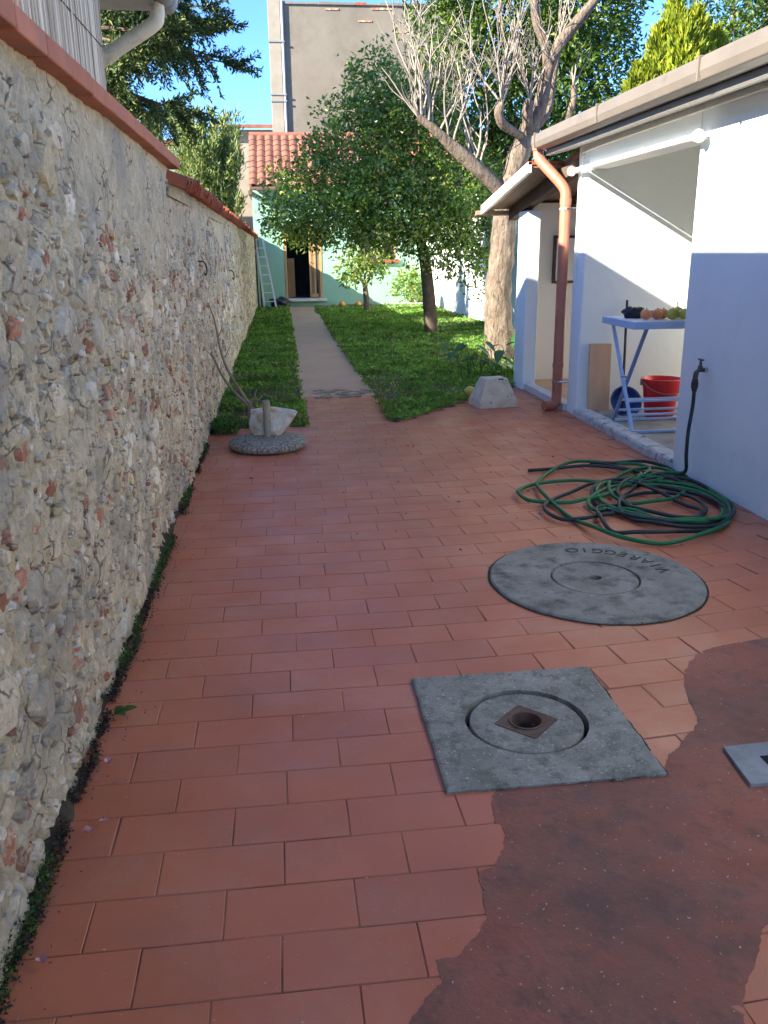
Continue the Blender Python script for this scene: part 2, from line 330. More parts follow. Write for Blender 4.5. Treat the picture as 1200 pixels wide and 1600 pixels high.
# ------------------------------------------------------------------ geometry helpers
class MB:
    def __init__(s):
        s.v = []
        s.f = []
    def add(s, v, f):
        o = len(s.v)
        s.v.extend([tuple(p) for p in v])
        s.f.extend([tuple(i + o for i in q) for q in f])
        return s
    def box(s, x0, x1, y0, y1, z0, z1):
        v = [(x, y, z) for z in (z0, z1) for y in (y0, y1) for x in (x0, x1)]
        return s.add(v, [(0, 2, 3, 1), (4, 5, 7, 6), (0, 1, 5, 4), (2, 6, 7, 3), (0, 4, 6, 2), (1, 3, 7, 5)])
    def bar(s, a, b, wd, th, up=(0, 0, 1)):
        a, b = Vector(a), Vector(b)
        d = (b - a).normalized()
        u = Vector(up)
        sd = d.cross(u)
        if sd.length < 1e-4:
            sd = d.cross(Vector((1, 0, 0)))
        sd.normalize()
        u = sd.cross(d).normalized()
        v = []
        for p in (a, b):
            for i, j in ((-1, -1), (1, -1), (1, 1), (-1, 1)):
                v.append(p + sd * (i * wd / 2) + u * (j * th / 2))
        return s.add(v, [(0, 1, 2, 3), (7, 6, 5, 4), (0, 4, 5, 1), (1, 5, 6, 2), (2, 6, 7, 3), (3, 7, 4, 0)])
    def tube(s, pts, rad, n=8, cap=True):
        pts = [Vector(p) for p in pts]
        if not hasattr(rad, '__len__'):
            rad = [rad] * len(pts)
        v, f = [], []
        prev = None
        for i, p in enumerate(pts):
            d = (pts[min(i + 1, len(pts) - 1)] - pts[max(i - 1, 0)])
            d = d.normalized() if d.length > 1e-9 else Vector((0, 0, 1))
            if prev is None:
                ref = Vector((0, 0, 1)) if abs(d.z) < 0.9 else Vector((1, 0, 0))
                u = d.cross(ref).normalized()
            else:
                u = (prev - d * prev.dot(d))
                u = u.normalized() if u.length > 1e-6 else d.orthogonal().normalized()
            prev = u
            q = d.cross(u)
            for k in range(n):
                a = 2 * math.pi * k / n
                v.append(p + (u * math.cos(a) + q * math.sin(a)) * rad[i])
        for i in range(len(pts) - 1):
            for k in range(n):
                k2 = (k + 1) % n
                f.append((i * n + k, i * n + k2, (i + 1) * n + k2, (i + 1) * n + k))
        if cap:
            f.append(tuple(range(n - 1, -1, -1)))
            f.append(tuple((len(pts) - 1) * n + k for k in range(n)))
        return s.add(v, f)
    def lathe(s, prof, n=32, c=(0, 0, 0), closed=False):
        v, f = [], []
        m = len(prof)
        for k in range(n):
            a = 2 * math.pi * k / n
            for r, z in prof:
                v.append((c[0] + r * math.cos(a), c[1] + r * math.sin(a), c[2] + z))
        for k in range(n):
            k2 = (k + 1) % n
            for i in range(m - 1 if not closed else m):
                j = (i + 1) % m
                f.append((k * m + i, k2 * m + i, k2 * m + j, k * m + j))
        return s.add(v, f)
    def prism(s, poly, axis, a, b):
        n = len(poly)
        v = []
        for t in (a, b):
            for p, q in poly:
                v.append({'x': (t, p, q), 'y': (p, t, q), 'z': (p, q, t)}[axis])
        f = [tuple(range(n)), tuple(range(2 * n - 1, n - 1, -1))]
        for i in range(n):
            j = (i + 1) % n
            f.append((i, i + n, j + n, j))
        return s.add(v, f)
    def mesh(s, name, mat, smooth=False, bevel=0.0, seg=2, angle=40):
        me = bpy.data.meshes.new(name)
        me.from_pydata(s.v, [], s.f)
        bm = bmesh.new()
        bm.from_mesh(me)
        bmesh.ops.remove_doubles(bm, verts=bm.verts, dist=1e-6)
        bmesh.ops.dissolve_degenerate(bm, edges=bm.edges, dist=1e-7)
        bmesh.ops.recalc_face_normals(bm, faces=bm.faces)
        if bevel:
            es = [e for e in bm.edges if len(e.link_faces) == 2 and e.calc_face_angle(0) > R(30)]
            bmesh.ops.bevel(bm, geom=es, offset=bevel, segments=seg, affect='EDGES', profile=0.5, clamp_overlap=True)
        if smooth:
            for f in bm.faces:
                f.smooth = True
            for e in bm.edges:
                if len(e.link_faces) == 2 and e.calc_face_angle(0) > R(angle):
                    e.smooth = False
        bm.to_mesh(me)
        bm.free()
        me.materials.append(MAT[mat] if isinstance(mat, str) else mat)
        return me
    def build(s, name, mat, parent=None, smooth=False, bevel=0.0, seg=2, angle=40):
        return link(name, s.mesh(name, mat, smooth, bevel, seg, angle), parent)

def link(name, me, parent=None):
    o = bpy.data.objects.new(name, me)
    col.objects.link(o)
    if parent is not None:
        o.parent = parent
        o.matrix_parent_inverse = Matrix.Translation(-Vector(parent.location))
    return o

def fast_mesh(name, verts, faces, mat, smooth=False):
    """verts (N,3), faces (M,k) numpy"""
    verts = np.asarray(verts, np.float32)
    faces = np.asarray(faces, np.int32)
    me = bpy.data.meshes.new(name)
    me.vertices.add(len(verts))
    me.vertices.foreach_set('co', verts.ravel())
    k = faces.shape[1]
    me.loops.add(faces.size)
    me.loops.foreach_set('vertex_index', faces.ravel())
    me.polygons.add(len(faces))
    me.polygons.foreach_set('loop_start', np.arange(0, faces.size, k, dtype=np.int32))
    me.polygons.foreach_set('loop_total', np.full(len(faces), k, np.int32))
    if smooth:
        me.polygons.foreach_set('use_smooth', np.ones(len(faces), bool))
    me.update(calc_edges=True)
    me.validate()
    me.materials.append(MAT[mat] if isinstance(mat, str) else mat)
    return me

def tag(o, label=None, cat=None, group=None, kind=None):
    if label: o['label'] = label
    if cat: o['category'] = cat
    if group: o['group'] = group
    if kind: o['kind'] = kind
    return o

def empty(name, loc, label=None, cat=None, group=None):
    o = bpy.data.objects.new(name, None)
    col.objects.link(o)
    o.location = loc
    o.empty_display_size = 0.2
    return tag(o, label, cat, group)

def catmull(pts, n=8):
    P = [Vector(p) for p in pts]
    P = [P[0] * 2 - P[1]] + P + [P[-1] * 2 - P[-2]]
    out = []
    for i in range(1, len(P) - 2):
        a, b, c, d = P[i - 1:i + 3]
        for k in range(n):
            t = k / n
            out.append(0.5 * ((2 * b) + (c - a) * t + (2 * a - 5 * b + 4 * c - d) * t * t + (3 * b - a - 3 * c + d) * t ** 3))
    out.append(P[-2])
    return out

def unit(a):
    return a / np.maximum(np.linalg.norm(a, axis=1, keepdims=True), 1e-9)

def leaf_arrays(pts, axis, length, width, fold=0.25, rollrnd=True):
    """folded diamond leaves: pts (N,3), axis (N,3) unit, length/width (N,)"""
    n = len(pts)
    rnd = unit(rng.normal(size=(n, 3)))
    side = unit(np.cross(axis, rnd))
    up = np.cross(side, axis)
    L = np.asarray(length).reshape(-1, 1) * np.ones((n, 1))
    W = np.asarray(width).reshape(-1, 1) * np.ones((n, 1))
    b = pts
    t = pts + axis * L - up * L * 0.08
    mid = pts + axis * L * 0.48
    l = mid + side * W * 0.5 + up * W * fold
    r = mid - side * W * 0.5 + up * W * fold
    v = np.stack([b, l, t, r], 1).reshape(-1, 3)
    i = np.arange(n) * 4
    f = np.concatenate([np.stack([i, i + 1, i + 2], 1), np.stack([i, i + 2, i + 3], 1)])
    return v, f

def leaves(name, pts, axis, length, width, mat, parent=None, fold=0.25):
    v, f = leaf_arrays(pts, axis, length, width, fold)
    return link(name, fast_mesh(name, v, f, mat), parent)

# ================================================================== THE SETTING
# ground sheet, just below everything
g = MB().add([(-150, -60, -0.12), (150, -60, -0.12), (150, 240, -0.12), (-150, 240, -0.12)], [(0, 1, 2, 3)]).build('ground', 'soil')
tag(g, kind='structure')

WALL_X = -0.655          # face of the old wall
BX = 2.63                # face of the white building
LAWN_FRONT = [(-0.66, 7.36), (0.165, 7.43)]
# patio edge against the right lawn: a straight cut then a diagonal
def patio_y_max(x):
    if x < 0.17:
        return 7.40 + 0.05 * (x + 0.66)
    if x < 0.95:
        return 8.98
    if x < 1.11:
        return 7.50 + (x - 0.95) * 0.6
    return 7.60 + (x - 1.11) * 1.21

bedz = (-0.11, -0.0020)
pb = MB().prism([(-0.72, 3.90), (2.75, 3.90), (2.75, 9.35), (2.55, 9.35), (1.11, 7.60), (0.95, 7.48), (0.95, 9.0), (0.165, 9.0), (0.165, 7.42), (-0.72, 7.38)], 'z', *bedz)
for (x0, x1, y0, y1) in ((-.72, 2.75, -1.2, 2.10), (-.72, .47, 2.10, 2.64), (.98, 2.75, 2.10, 2.64), (-.72, 2.75, 2.64, 3.2), (-.72, 1.1, 3.2, 3.9), (1.65, 2.75, 3.2, 3.9)):
    pb.box(x0, x1, y0, y1, *bedz)
patio = pb.build('patio', 'bed')
tag(patio, kind='structure')

PATCH = [(0.10, 1.18), (0.188, 1.306), (0.228, 1.362), (0.268, 1.397), (0.265, 1.456), (0.314, 1.459), (0.363, 1.507), (0.403, 1.557), (0.416, 1.712),
         (0.459, 1.723), (0.501, 1.788), (0.523, 1.875), (0.505, 1.891), (0.506, 1.946), (0.533, 2.027), (0.60, 2.10), (0.95, 2.10), (1.043, 2.06), (1.092, 2.131),
         (1.147, 2.176), (1.194, 2.232), (1.23, 2.249), (1.279, 2.329), (1.301, 2.443), (1.34, 2.56), (1.399, 2.664), (1.48, 2.751), (1.564, 2.8),
         (1.704, 2.83), (1.95, 2.87), (2.4, 2.80), (2.62, 2.6), (2.62, 1.75), (1.6, 1.72), (1.10, 1.50), (1.025, 1.468), (0.988, 1.435), (0.955, 1.384), (0.897, 1.324), (0.839, 1.237), (0.80, 1.1), (0.4, 1.05)]
def in_poly(x, y, poly):
    c = False
    j = len(poly) - 1
    for i in range(len(poly)):
        xi, yi = poly[i]
        xj, yj = poly[j]
        if (yi > y) != (yj > y) and x < (xj - xi) * (y - yi) / (yj - yi) + xi:
            c = not c
        j = i
    return c
SQ = (0.402, 1.045, 2.03, 2.703)          # square manhole frame
LID = (1.375, 3.54, 0.478, 0.50)          # round lid centre and radii
PLATE = (1.262, 1.72, 1.945, 2.14)

# ---- tiles: 300 x 150 in running bond, rows bending away towards the right
TL, TP = 0.303, 0.158
GAP = 0.0034
def row_bend(x, y):
    return 0.058 * max(0.0, x - 0.35) ** 2
tiles = []
for n in range(-6, 51):
    y0 = 1.4135 + TP * n
    off = (-0.195 if n % 2 else -0.045) + random.uniform(-0.018, 0.018) + 0.004 * n
    k0 = int((-0.75 - off) / TL) - 1
    for k in range(k0, k0 + 15):
        x0 = off + k * TL
        x1 = x0 + TL
        cx = (x0 + x1) / 2
        if x1 < WALL_X - 0.01 or x0 > BX:
            continue
        yc = y0 + TP / 2 + row_bend(cx, y0)
        xa, xb = max(x0, WALL_X - 0.02), min(x1, BX + 0.01)
        if 7.47 < yc < 8.98 and xa < 0.95 and xb > 0.165:   # courses that run up the foot of the path
            xa, xb = max(xa, 0.168), min(xb, 0.948)
        if SQ[2] < yc < SQ[3]:                       # cut the course at the manhole frame
            if xa < SQ[0] < xb:
                xb = SQ[0] + 0.01
            elif xa < SQ[1] < xb:
                xa = SQ[1] - 0.01
        if xb - xa < 0.03:
            continue
        cx = (xa + xb) / 2
        corners = [(xa + .01, yc - .07), (xb - .01, yc - .07), (xa + .01, yc + .07), (xb - .01, yc + .07), (cx, yc)]
        if all(in_poly(px, py, PATCH) for px, py in corners):
            continue
        if all(SQ[0] < px < SQ[1] and SQ[2] < py < SQ[3] for px, py in corners):
            continue
        if all(((px - LID[0]) / LID[2]) ** 2 + ((py - LID[1]) / LID[3]) ** 2 < 1 for px, py in corners):
            continue
        if yc > patio_y_max(cx) + 0.02:
            continue
        if yc + TP / 2 > patio_y_max(cx) + 0.03 and cx < 0.95:
            continue
        tiles.append((cx, yc, xb - xa - GAP, TP - GAP, 0.116 * max(0, cx - 0.35)))
def tile_geo(l, wd):
    b = 0.0015
    hx, hy = l / 2, wd / 2
    v = [(-hx, -hy, -0.014), (hx, -hy, -0.014), (hx, hy, -0.014), (-hx, hy, -0.014),
         (-hx, -hy, -b), (hx, -hy, -b), (hx, hy, -b), (-hx, hy, -b),
         (-hx + b, -hy + b, 0), (hx - b, -hy + b, 0), (hx - b, hy - b, 0), (-hx + b, hy - b, 0)]
    f = [(8, 9, 10, 11)]
    for i in range(4):
        j = (i + 1) % 4
        f += [(i, j, j + 4, i + 4), (i + 4, j + 4, j + 8, i + 8)]
    return v, f
# nearest 300 tiles in view are parts, the rest one joined part
def seen(t):
    return t[1] > 1.15 and t[1] * 0.62 + 0.25 > t[0] > -0.7
order = sorted([t for t in tiles if seen(t)], key=lambda t: t[1])
near = order[:300]
near_set = set(near)
tile_meshes = {}
for t in near:
    key = round(t[2], 2) if abs(t[2] - (TL - GAP)) > 0.002 else 'full'
    if key not in tile_meshes:
        v, f = tile_geo(t[2], t[3])
        tile_meshes[key] = MB().add(v, f).mesh('tile', 'tile')
    o = link('tile', tile_meshes[key], patio)
    o.location = (t[0], t[1], random.uniform(-0.0008, 0.0006))
    o.rotation_euler = (random.uniform(-0.004, 0.004), random.uniform(-0.004, 0.004), t[4] + random.gauss(0, 0.003))
mb = MB()
for t in tiles:
    if t in near_set:
        continue
    v, f = tile_geo(t[2], t[3])
    c, s = math.cos(t[4]), math.sin(t[4])
    dz = random.uniform(-0.0008, 0.0006)
    mb.add([(t[0] + c * a - s * b, t[1] + s * a + c * b, z + dz) for a, b, z in v], f)
tag(mb.build('tiles', 'tile_stuff', patio), kind='stuff')

# ---- red cement repair, a ragged sheet that laps over the tiles
def ragged(poly, step=0.006, amp=0.0045, sc_=26):
    out = []
    for i in range(len(poly)):
        a, b = Vector(poly[i]), Vector(poly[(i + 1) % len(poly)])
        m = max(1, int((b - a).length / step))
        nrm = Vector((-(b - a).y, (b - a).x)).normalized()
        for k in range(m):
            p = a.lerp(b, k / m)
            d = amp * (1.0 + 1.6 * max(0, mn.noise(Vector((p.x * 3, p.y * 3, 8))))) * mn.fractal(Vector((p.x * sc_, p.y * sc_, 3.1)), 0.5, 2.1, 6)
            out.append((p.x + nrm.x * d, p.y + nrm.y * d))
    return out
pp = ragged(PATCH)
mb = MB()
nn = len(pp)
cxp = sum(p[0] for p in pp) / nn
cyp = sum(p[1] for p in pp) / nn
v = [(x, y, -0.006) for x, y in pp] + [(x, y, 0.0012 + 0.0008 * mn.noise(Vector((x * 30, y * 30, 1)))) for x, y in pp]
f = [tuple(range(nn, 2 * nn))] + [(i, (i + 1) % nn, nn + (i + 1) % nn, nn + i) for i in range(nn)]
cp = mb.add(v, f).build('cement_patch', 'cement_red')
tag(cp, kind='structure')

# pale bits of grit and petals on the paving
def scatter_bits(name, n, x0, x1, y0, y1, size, mat, z=0.003, label=None, cat=None):
    p = np.stack([rng.uniform(x0, x1, n), rng.uniform(y0, y1, n), np.full(n, z)], 1)
    a = unit(np.stack([rng.normal(size=n), rng.normal(size=n), rng.uniform(0, 0.25, n)], 1))
    s = size * rng.uniform(0.4, 1.4, n)
    o = leaves(name, p, a, s, s * 0.5, mat, fold=0.3)
    return tag(o, label, cat, kind='stuff')
MAT['grit'] = M('pale_grit', (0.45, 0.38, 0.32), (0.6, 0.52, 0.45), rough=0.9)
scatter_bits('grit', 150, -0.5, 1.9, 1.2, 4.0, 0.007, 'grit', 0.0045, 'pale specks of grit scattered over the red paving', 'grit')
scatter_bits('leaf_litter', 70, -0.5, 2.4, 4.0, 7.6, 0.022, 'dry', 0.003, 'small dry leaf bits scattered on the far tiles', 'litter')

# ---- garden path
path = MB().prism([(0.165, 9.0), (0.95, 9.0), (0.935, 24.9), (0.15, 24.9)], 'z', -0.11, 0.004).build('garden_path', 'path', bevel=0.006)
tag(path, kind='structure')
# tile courses where path meets patio are part of the patio; a crumbled strip lies between
mb = MB()
for i in range(46):
    x = random.uniform(0.34, 0.93)
    y = random.uniform(8.92, 9.45)
    r = random.uniform(0.03, 0.075)
    k = random.randint(5, 7)
    a0 = random.uniform(0, 6)
    poly = [(x + r * random.uniform(.7, 1.2) * math.cos(a0 + 6.283 * j / k), y + .8 * r * random.uniform(.7, 1.2) * math.sin(a0 + 6.283 * j / k)) for j in range(k)]
    mb.prism(poly, 'z', 0.0, random.uniform(0.006, 0.014))
tag(mb.build('crumbled_mortar', 'path_broken', path), kind='stuff')
# terracotta edging strip at the diagonal
mb = MB()
mb.add([(1.10, 7.59, 0.004), (1.86, 8.52, 0.004), (2.50, 9.32, 0.004), (2.48, 9.36, 0.004), (1.84, 8.55, 0.004), (1.08, 7.62, 0.004)], [(0, 1, 4, 5), (1, 2, 3, 4)])
mb.build('edge_strip', 'tile', patio)

# ---- lawn soil
lawn_poly = [(-0.75, 7.40), (0.155, 7.44), (0.14, 24.6), (-0.75, 24.6)]
ls = MB().prism(lawn_poly, 'z', -0.1, -0.012)
ls.prism([(0.945, 8.62), (0.945, 7.49), (1.09, 7.61), (2.52, 9.36), (2.56, 9.75), (4.25, 9.75), (4.25, 24.9), (0.935, 24.9)], 'z', -0.1, -0.014)
tag(ls.build('lawn_soil', 'soil'), kind='structure')

def lawn_points(n, xa, xb, ya, yb, test=None):
    # denser close to the camera
    u = rng.uniform(size=n * 2)
    y = ya * (yb / ya) ** u
    x = rng.uniform(xa, xb, n * 2)
    k = np.ones(len(x), bool)
    if test is not None:
        k = test(x, y)
    # bare patches
    nz = np.array([mn.noise(Vector((a * 1.7, b * 0.9, 5.5))) for a, b in zip(x, y)])
    far = np.clip((y - 21.6) / 2.2, 0, 1)
    nz2 = np.array([mn.noise(Vector((a * 4.5, b * 3.0, 2.5))) for a, b in zip(x, y)])
    k &= (nz + .5 * nz2 > -0.13 + far * 0.9) | (rng.uniform(size=len(x)) < 0.18)
    return x[k][:n], y[k][:n]
def diag(x, y):
    return y > np.where(x < 1.1, 7.52, 7.60 + (x - 1.11) * 1.21) + 0.02 * np.sin(x * 40)
parts_v, parts_f, off = [], [], 0
for n, xa, xb, test in ((30000, -0.66, 0.20, None), (76000, 0.91, 4.2, diag)):
    x, y = lawn_points(n, xa, xb, 7.42, 24.6, test)
    m = len(x)
    hgt = 0.016 + 0.026 * np.clip(np.array([mn.noise(Vector((a * 2.6, b * 1.6, 1.5))) for a, b in zip(x, y)]) + 0.5, 0, 1.4)
    # taller tuft right against the path edges and the wall
    hgt += 0.035 * np.exp(-np.abs(x - 0.155) / 0.05) + 0.03 * np.exp(-np.abs(x - 0.95) / 0.05) + 0.04 * np.exp(-np.abs(x + 0.63) / 0.06)
    p = np.stack([x, y, rng.uniform(-0.01, 0.6, m) * hgt], 1)
    a = unit(np.stack([rng.normal(size=m), rng.normal(size=m), rng.uniform(0.1, 1.9, m)], 1))
    L = (0.026 + 0.0024 * (y - 7)) * rng.uniform(0.7, 1.5, m)
    vv, ff = leaf_arrays(p, a, L, L * rng.uniform(0.28, 0.62, m), 0.15)
    parts_v.append(vv)
    parts_f.append(ff + off)
    off += len(vv)
for n_, xa, xb, test in ((900, -0.6, 0.15, None), (2600, 0.97, 4.1, diag)):
    x, y = lawn_points(n_, xa, xb, 7.5, 22.5, test)
    m = len(x)
    an = rng.uniform(0, 6.283, m)
    p = np.stack([x, y, rng.uniform(0.012, 0.04, m)], 1)
    a = unit(np.stack([np.cos(an), np.sin(an), rng.uniform(0.05, 0.6, m)], 1))
    L = (0.045 + 0.002 * (y - 7)) * rng.uniform(0.7, 1.5, m)
    vv, ff = leaf_arrays(p, a, L, L * rng.uniform(0.4, 0.8, m), 0.12)
    parts_v.append(vv)
    parts_f.append(ff + off)
    off += len(vv)
lawn = link('lawn', fast_mesh('lawn', np.concatenate(parts_v), np.concatenate(parts_f), 'grass'))
tag(lawn, 'green clover and grass ground cover either side of the path', 'grass', kind='stuff')
# fallen leaves on the lawn
p = np.stack([rng.uniform(1.0, 4.0, 160), rng.uniform(8.0, 22, 160), rng.uniform(0.03, 0.06, 160)], 1)
k = diag(p[:, 0], p[:, 1] - 0.2)
p = p[k]
a = unit(np.stack([rng.normal(size=len(p)), rng.normal(size=len(p)), rng.uniform(-0.1, 0.3, len(p))], 1))
fl = leaves('fallen_leaves', p, a, rng.uniform(0.05, 0.1, len(p)), rng.uniform(0.03, 0.05, len(p)), 'fallen')
tag(fl, 'dry fallen leaves lying about on the right lawn', 'leaf litter', kind='stuff')

# ================================================================== OLD STONE WALL
wall = empty('stone_wall', (WALL_X - 0.15, 0, 0), 'old rubble stone and brick garden wall with worn mortar and red coping', 'wall')
def bulge(y, z):
    return 0.028 * mn.noise(Vector((y * 0.55, z * 0.8, 2.0))) + 0.016 * mn.noise(Vector((y * 1.7, z * 2.1, 7.0)))
def plaster(y, z):
    """1 where the smoother upper render survives, 0 on bare rubble"""
    e = z - 1.62 + 0.45 * mn.noise(Vector((y * 0.7, z * 1.2, 9.0))) + 0.32 * math.exp(-((y - 4.6) / 1.0) ** 2) - 0.10 * math.exp(-((y - 2.6) / .6) ** 2)
    return min(1.0, max(0.0, e / 0.16 + 0.3))
ys = [0.3]
while ys[-1] < 25.35:
    ys.append(ys[-1] + max(0.010, 0.0045 * ys[-1]))
ys = np.array(ys)
zs = np.linspace(-0.1, 1.974, 152)
V = np.zeros((len(ys), len(zs), 3))
for i, y in enumerate(ys):
    for j, z in enumerate(zs):
        pl = plaster(y, z)
        rough = 1.0 - 0.8 * pl
        q = Vector((y * 11, z * 13, 0.0))
        d = bulge(y, z) + rough * (0.015 * mn.noise(q * .8) + 0.012 * mn.noise(q * 2.3) + 0.008 * mn.noise(q * 5.1)) + 0.004 * mn.noise(q * 3.0)
        pit = mn.noise(Vector((y * 15, z * 19, 4.0)))
        if pit > 0.22:
            d -= rough * 0.11 * (pit - 0.22)
        crv = abs(mn.noise(Vector((y * 8, z * 11, 14.0))))
        if crv < 0.07:
            d -= rough * 0.018 * (1 - crv / 0.07)
        d += 0.05 * max(0.0, 0.18 - z) * 1.2                   # the foot spreads a little
        V[i, j] = (WALL_X + d, y, z)
idx = np.arange(len(ys) * len(zs)).reshape(len(ys), len(zs))
F = np.stack([idx[:-1, :-1], idx[1:, :-1], idx[1:, 1:], idx[:-1, 1:]], -1).reshape(-1, 4)
link('mortar_face', fast_mesh('mortar_face', V.reshape(-1, 3), F, 'mortar', True), wall)
MB().box(-0.98, WALL_X - 0.07, 0.3, 25.35, -0.1, 1.94).build('wall_core', 'mortar', wall)

def stone_shape(seed, square=False, flat=0.55):
    """angular block face: jagged outline, nearly flat tilted top"""
    r = random.Random(seed)
    n = 12
    off = r.uniform(0, 6.283)
    corners = sorted(r.uniform(0, 6.283) for _ in range(r.randint(4, 6)))
    ang = [2 * math.pi * k / n + r.uniform(-.2, .2) for k in range(n)]
    # irregular convex polygon from half planes
    planes = []
    m = 4 if square else r.randint(5, 7)
    for k in range(m):
        t = (2 * math.pi * k / m + (0 if square else off) + r.uniform(-.12, .12) * (0.6 if square else 2.2))
        planes.append((t, r.uniform(0.78, 1.0) if square else r.uniform(0.62, 1.0)))
    rad = []
    for a in ang:
        q = 1.25
        for t, dd in planes:
            c = math.cos(a - t)
            if c > 0.05:
                q = min(q, dd / c)
        rad.append(q * r.uniform(0.9, 1.06))
    tx, tz = r.gauss(0, .28), r.gauss(0, .28)
    v, f = [], []
    for ring, (sc_, h) in enumerate(((1.05, -1.2), (1.0, 0.05), (0.84, 0.72))):
        for a, q in zip(ang, rad):
            qq = q * sc_ * r.uniform(0.93, 1.05)
            yy, zz = qq * math.cos(a), qq * math.sin(a)
            v.append((h + (h > 0) * (tx * yy + tz * zz + r.uniform(-.16, .16)), yy, zz))
    v.append((0.85 + r.uniform(-.15, .25), r.uniform(-.2, .2), r.uniform(-.2, .2)))
    for ring in range(2):
        for k in range(n):
            k2 = (k + 1) % n
            f.append((ring * n + k, ring * n + k2, ring * n + n + k2, ring * n + n + k))
    for k in range(n):
        f.append((2 * n + k, 2 * n + (k + 1) % n, 3 * n))
    return v, f
KINDS = [('st_white', 'stone', 0.22), ('st_grey', 'stone', 0.26), ('st_beige', 'stone', 0.33), ('st_ochre', 'stone', 0.06), ('st_brick', 'brick', 0.13)]
smesh = {}
for m, nm, _ in KINDS:
    for s in range(9):
        v, f = stone_shape(hash((len(m), ord(m[3]), s)) % 99991, nm == 'brick')
        smesh[(m, s)] = MB().add(v, f).mesh(nm, m, smooth=True, angle=38)
placed = []
cells = {}
def try_place(y, z, a, b):
    for (yy, zz, aa, bb) in cells_near(y):
        if abs(y - yy) < (a + aa) * 0.86 and abs(z - zz) < (b + bb) * 0.86:
            if ((y - yy) / (a + aa)) ** 2 + ((z - zz) / (b + bb)) ** 2 < 0.80:
                return False
    cells.setdefault(int(y * 3), []).append((y, z, a, b))
    return True
def cells_near(y):
    for c in (int(y * 3) - 1, int(y * 3), int(y * 3) + 1):
        yield from cells.get(c, ())
def pick():
    u = random.random()
    for m, nm, p in KINDS:
        if u < p:
            return m, nm
        u -= p
    return KINDS[2][:2]
stones = []
for size_lo, size_hi, tries in ((0.085, 0.14, 1500), (0.05, 0.085, 5000), (0.028, 0.05, 9000)):
    for _ in range(tries):
        y = 1.2 + 23.6 * random.random() ** 1.7
        z = random.uniform(0.03, 1.86)
        if random.random() < plaster(y, z) * 1.05:
            continue
        m, nm = pick()
        a = random.uniform(size_lo, size_hi)
        b = a * random.uniform(0.45, 0.95)
        if nm == 'brick':
            a, b = random.uniform(0.04, 0.075), random.uniform(0.024, 0.036)
        if try_place(y, z, a, b):
            stones.append((y, z, a, b, m, nm))
# a few that catch the eye in the photograph
big = [(2.95, 1.70, .075, .06, 'st_ochre', 'stone'), (2.75, 1.69, .05, .05, 'st_white', 'stone'), (2.72, .92, .11, .10, 'st_ochre', 'stone')]
stones.sort(key=lambda s: -(s[2] * s[3]) / (s[0] ** 2))
near_st = stones[:280]
far_st = stones[280:]
for (y, z, a, b, m, nm) in near_st:
    o = link(nm, smesh[(m, random.randrange(9))], wall)
    th = min(0.018, 0.008 + 0.09 * b) * random.uniform(0.6, 1.15)
    base = WALL_X + bulge(y, z) + 0.05 * max(0.0, 0.18 - z) * 1.2
    o.location = (base + random.uniform(-0.009, 0.0), y, z)
    o.scale = (th, a, b)
    o.rotation_euler = (random.gauss(0, 0.22), random.gauss(0, 0.05), random.gauss(0, 0.05))
groups = {}
for (y, z, a, b, m, nm) in far_st:
    v, f = stone_shape(random.randrange(99999), nm == 'brick')
    th = min(0.018, 0.008 + 0.09 * b) * random.uniform(0.6, 1.15)
    base = WALL_X + bulge(y, z) + random.uniform(-0.006, 0.004)
    t = random.gauss(0, 0.22)
    c, s = math.cos(t), math.sin(t)
    groups.setdefault(m, MB()).add([(base + p * th, y + c * q * a - s * r_ * b, z + s * q * a + c * r_ * b) for p, q, r_ in v], f)
for m, mbx in groups.items():
    tag(mbx.build('stones' if m != 'st_brick' else 'bricks', m + '_joined', wall, smooth=True, angle=38), kind='stuff')

# small chips of stone and brick packed in the mortar
chips = {}
for _ in range(2600):
    y = 1.3 + 7.5 * random.random() ** 1.5
    z = random.uniform(0.02, 1.9)
    if random.random() < plaster(y, z) * .93:
        continue
    m = random.choice(('st_white', 'st_white', 'st_grey', 'st_grey', 'st_beige', 'st_beige', 'st_beige', 'st_beige', 'st_white', 'st_brick'))
    r_ = random.uniform(.007, .022)
    k = random.randint(5, 7)
    a0 = random.uniform(0, 6)
    base = WALL_X + bulge(y, z) + 0.05 * max(0.0, 0.18 - z) * 1.2 + random.uniform(-.006, .006)
    asp = random.uniform(.45, 1.0)
    h_ = random.uniform(.004, .012)
    v = []
    for ring, (s_, x_) in enumerate(((1.1, -.02), (1.0, 0), (.7, h_))):
        for j in range(k):
            t = a0 + 6.283 * j / k
            q = r_ * s_ * random.uniform(.8, 1.2)
            v.append((base + x_ + random.uniform(-.002, .002), y + q * math.cos(t), z + asp * q * math.sin(t)))
    f = [(0 + i, (i + 1) % k, k + (i + 1) % k, k + i) for i in range(k)] + [(k + i, k + (i + 1) % k, 2 * k + (i + 1) % k, 2 * k + i) for i in range(k)] + [tuple(range(2 * k, 3 * k))]
    chips.setdefault(m, MB()).add(v, f)
for m, mbx in chips.items():
    tag(mbx.build('stone_chips', m + '_joined', wall), kind='stuff')

# coping: flat terracotta slabs on the near stretch
slab = MB().box(-0.20, 0.055, -0.1485, 0.1485, 0, 0.062).mesh('coping_slab', 'coping', bevel=0.006)
y = 0.6
while y < 5.72:
    o = link('coping_slab', slab, wall)
    o.location = (WALL_X, y + 0.15, 1.972 + random.uniform(-0.003, 0.003))
    o.rotation_euler = (random.uniform(-.006, .006), random.uniform(-.01, .01), random.uniform(-.008, .008))
    y += 0.30
MB().box(-0.86, WALL_X - 0.035, 0.5, 5.76, 1.93, 1.972).build('coping_bed', 'mortar', wall)
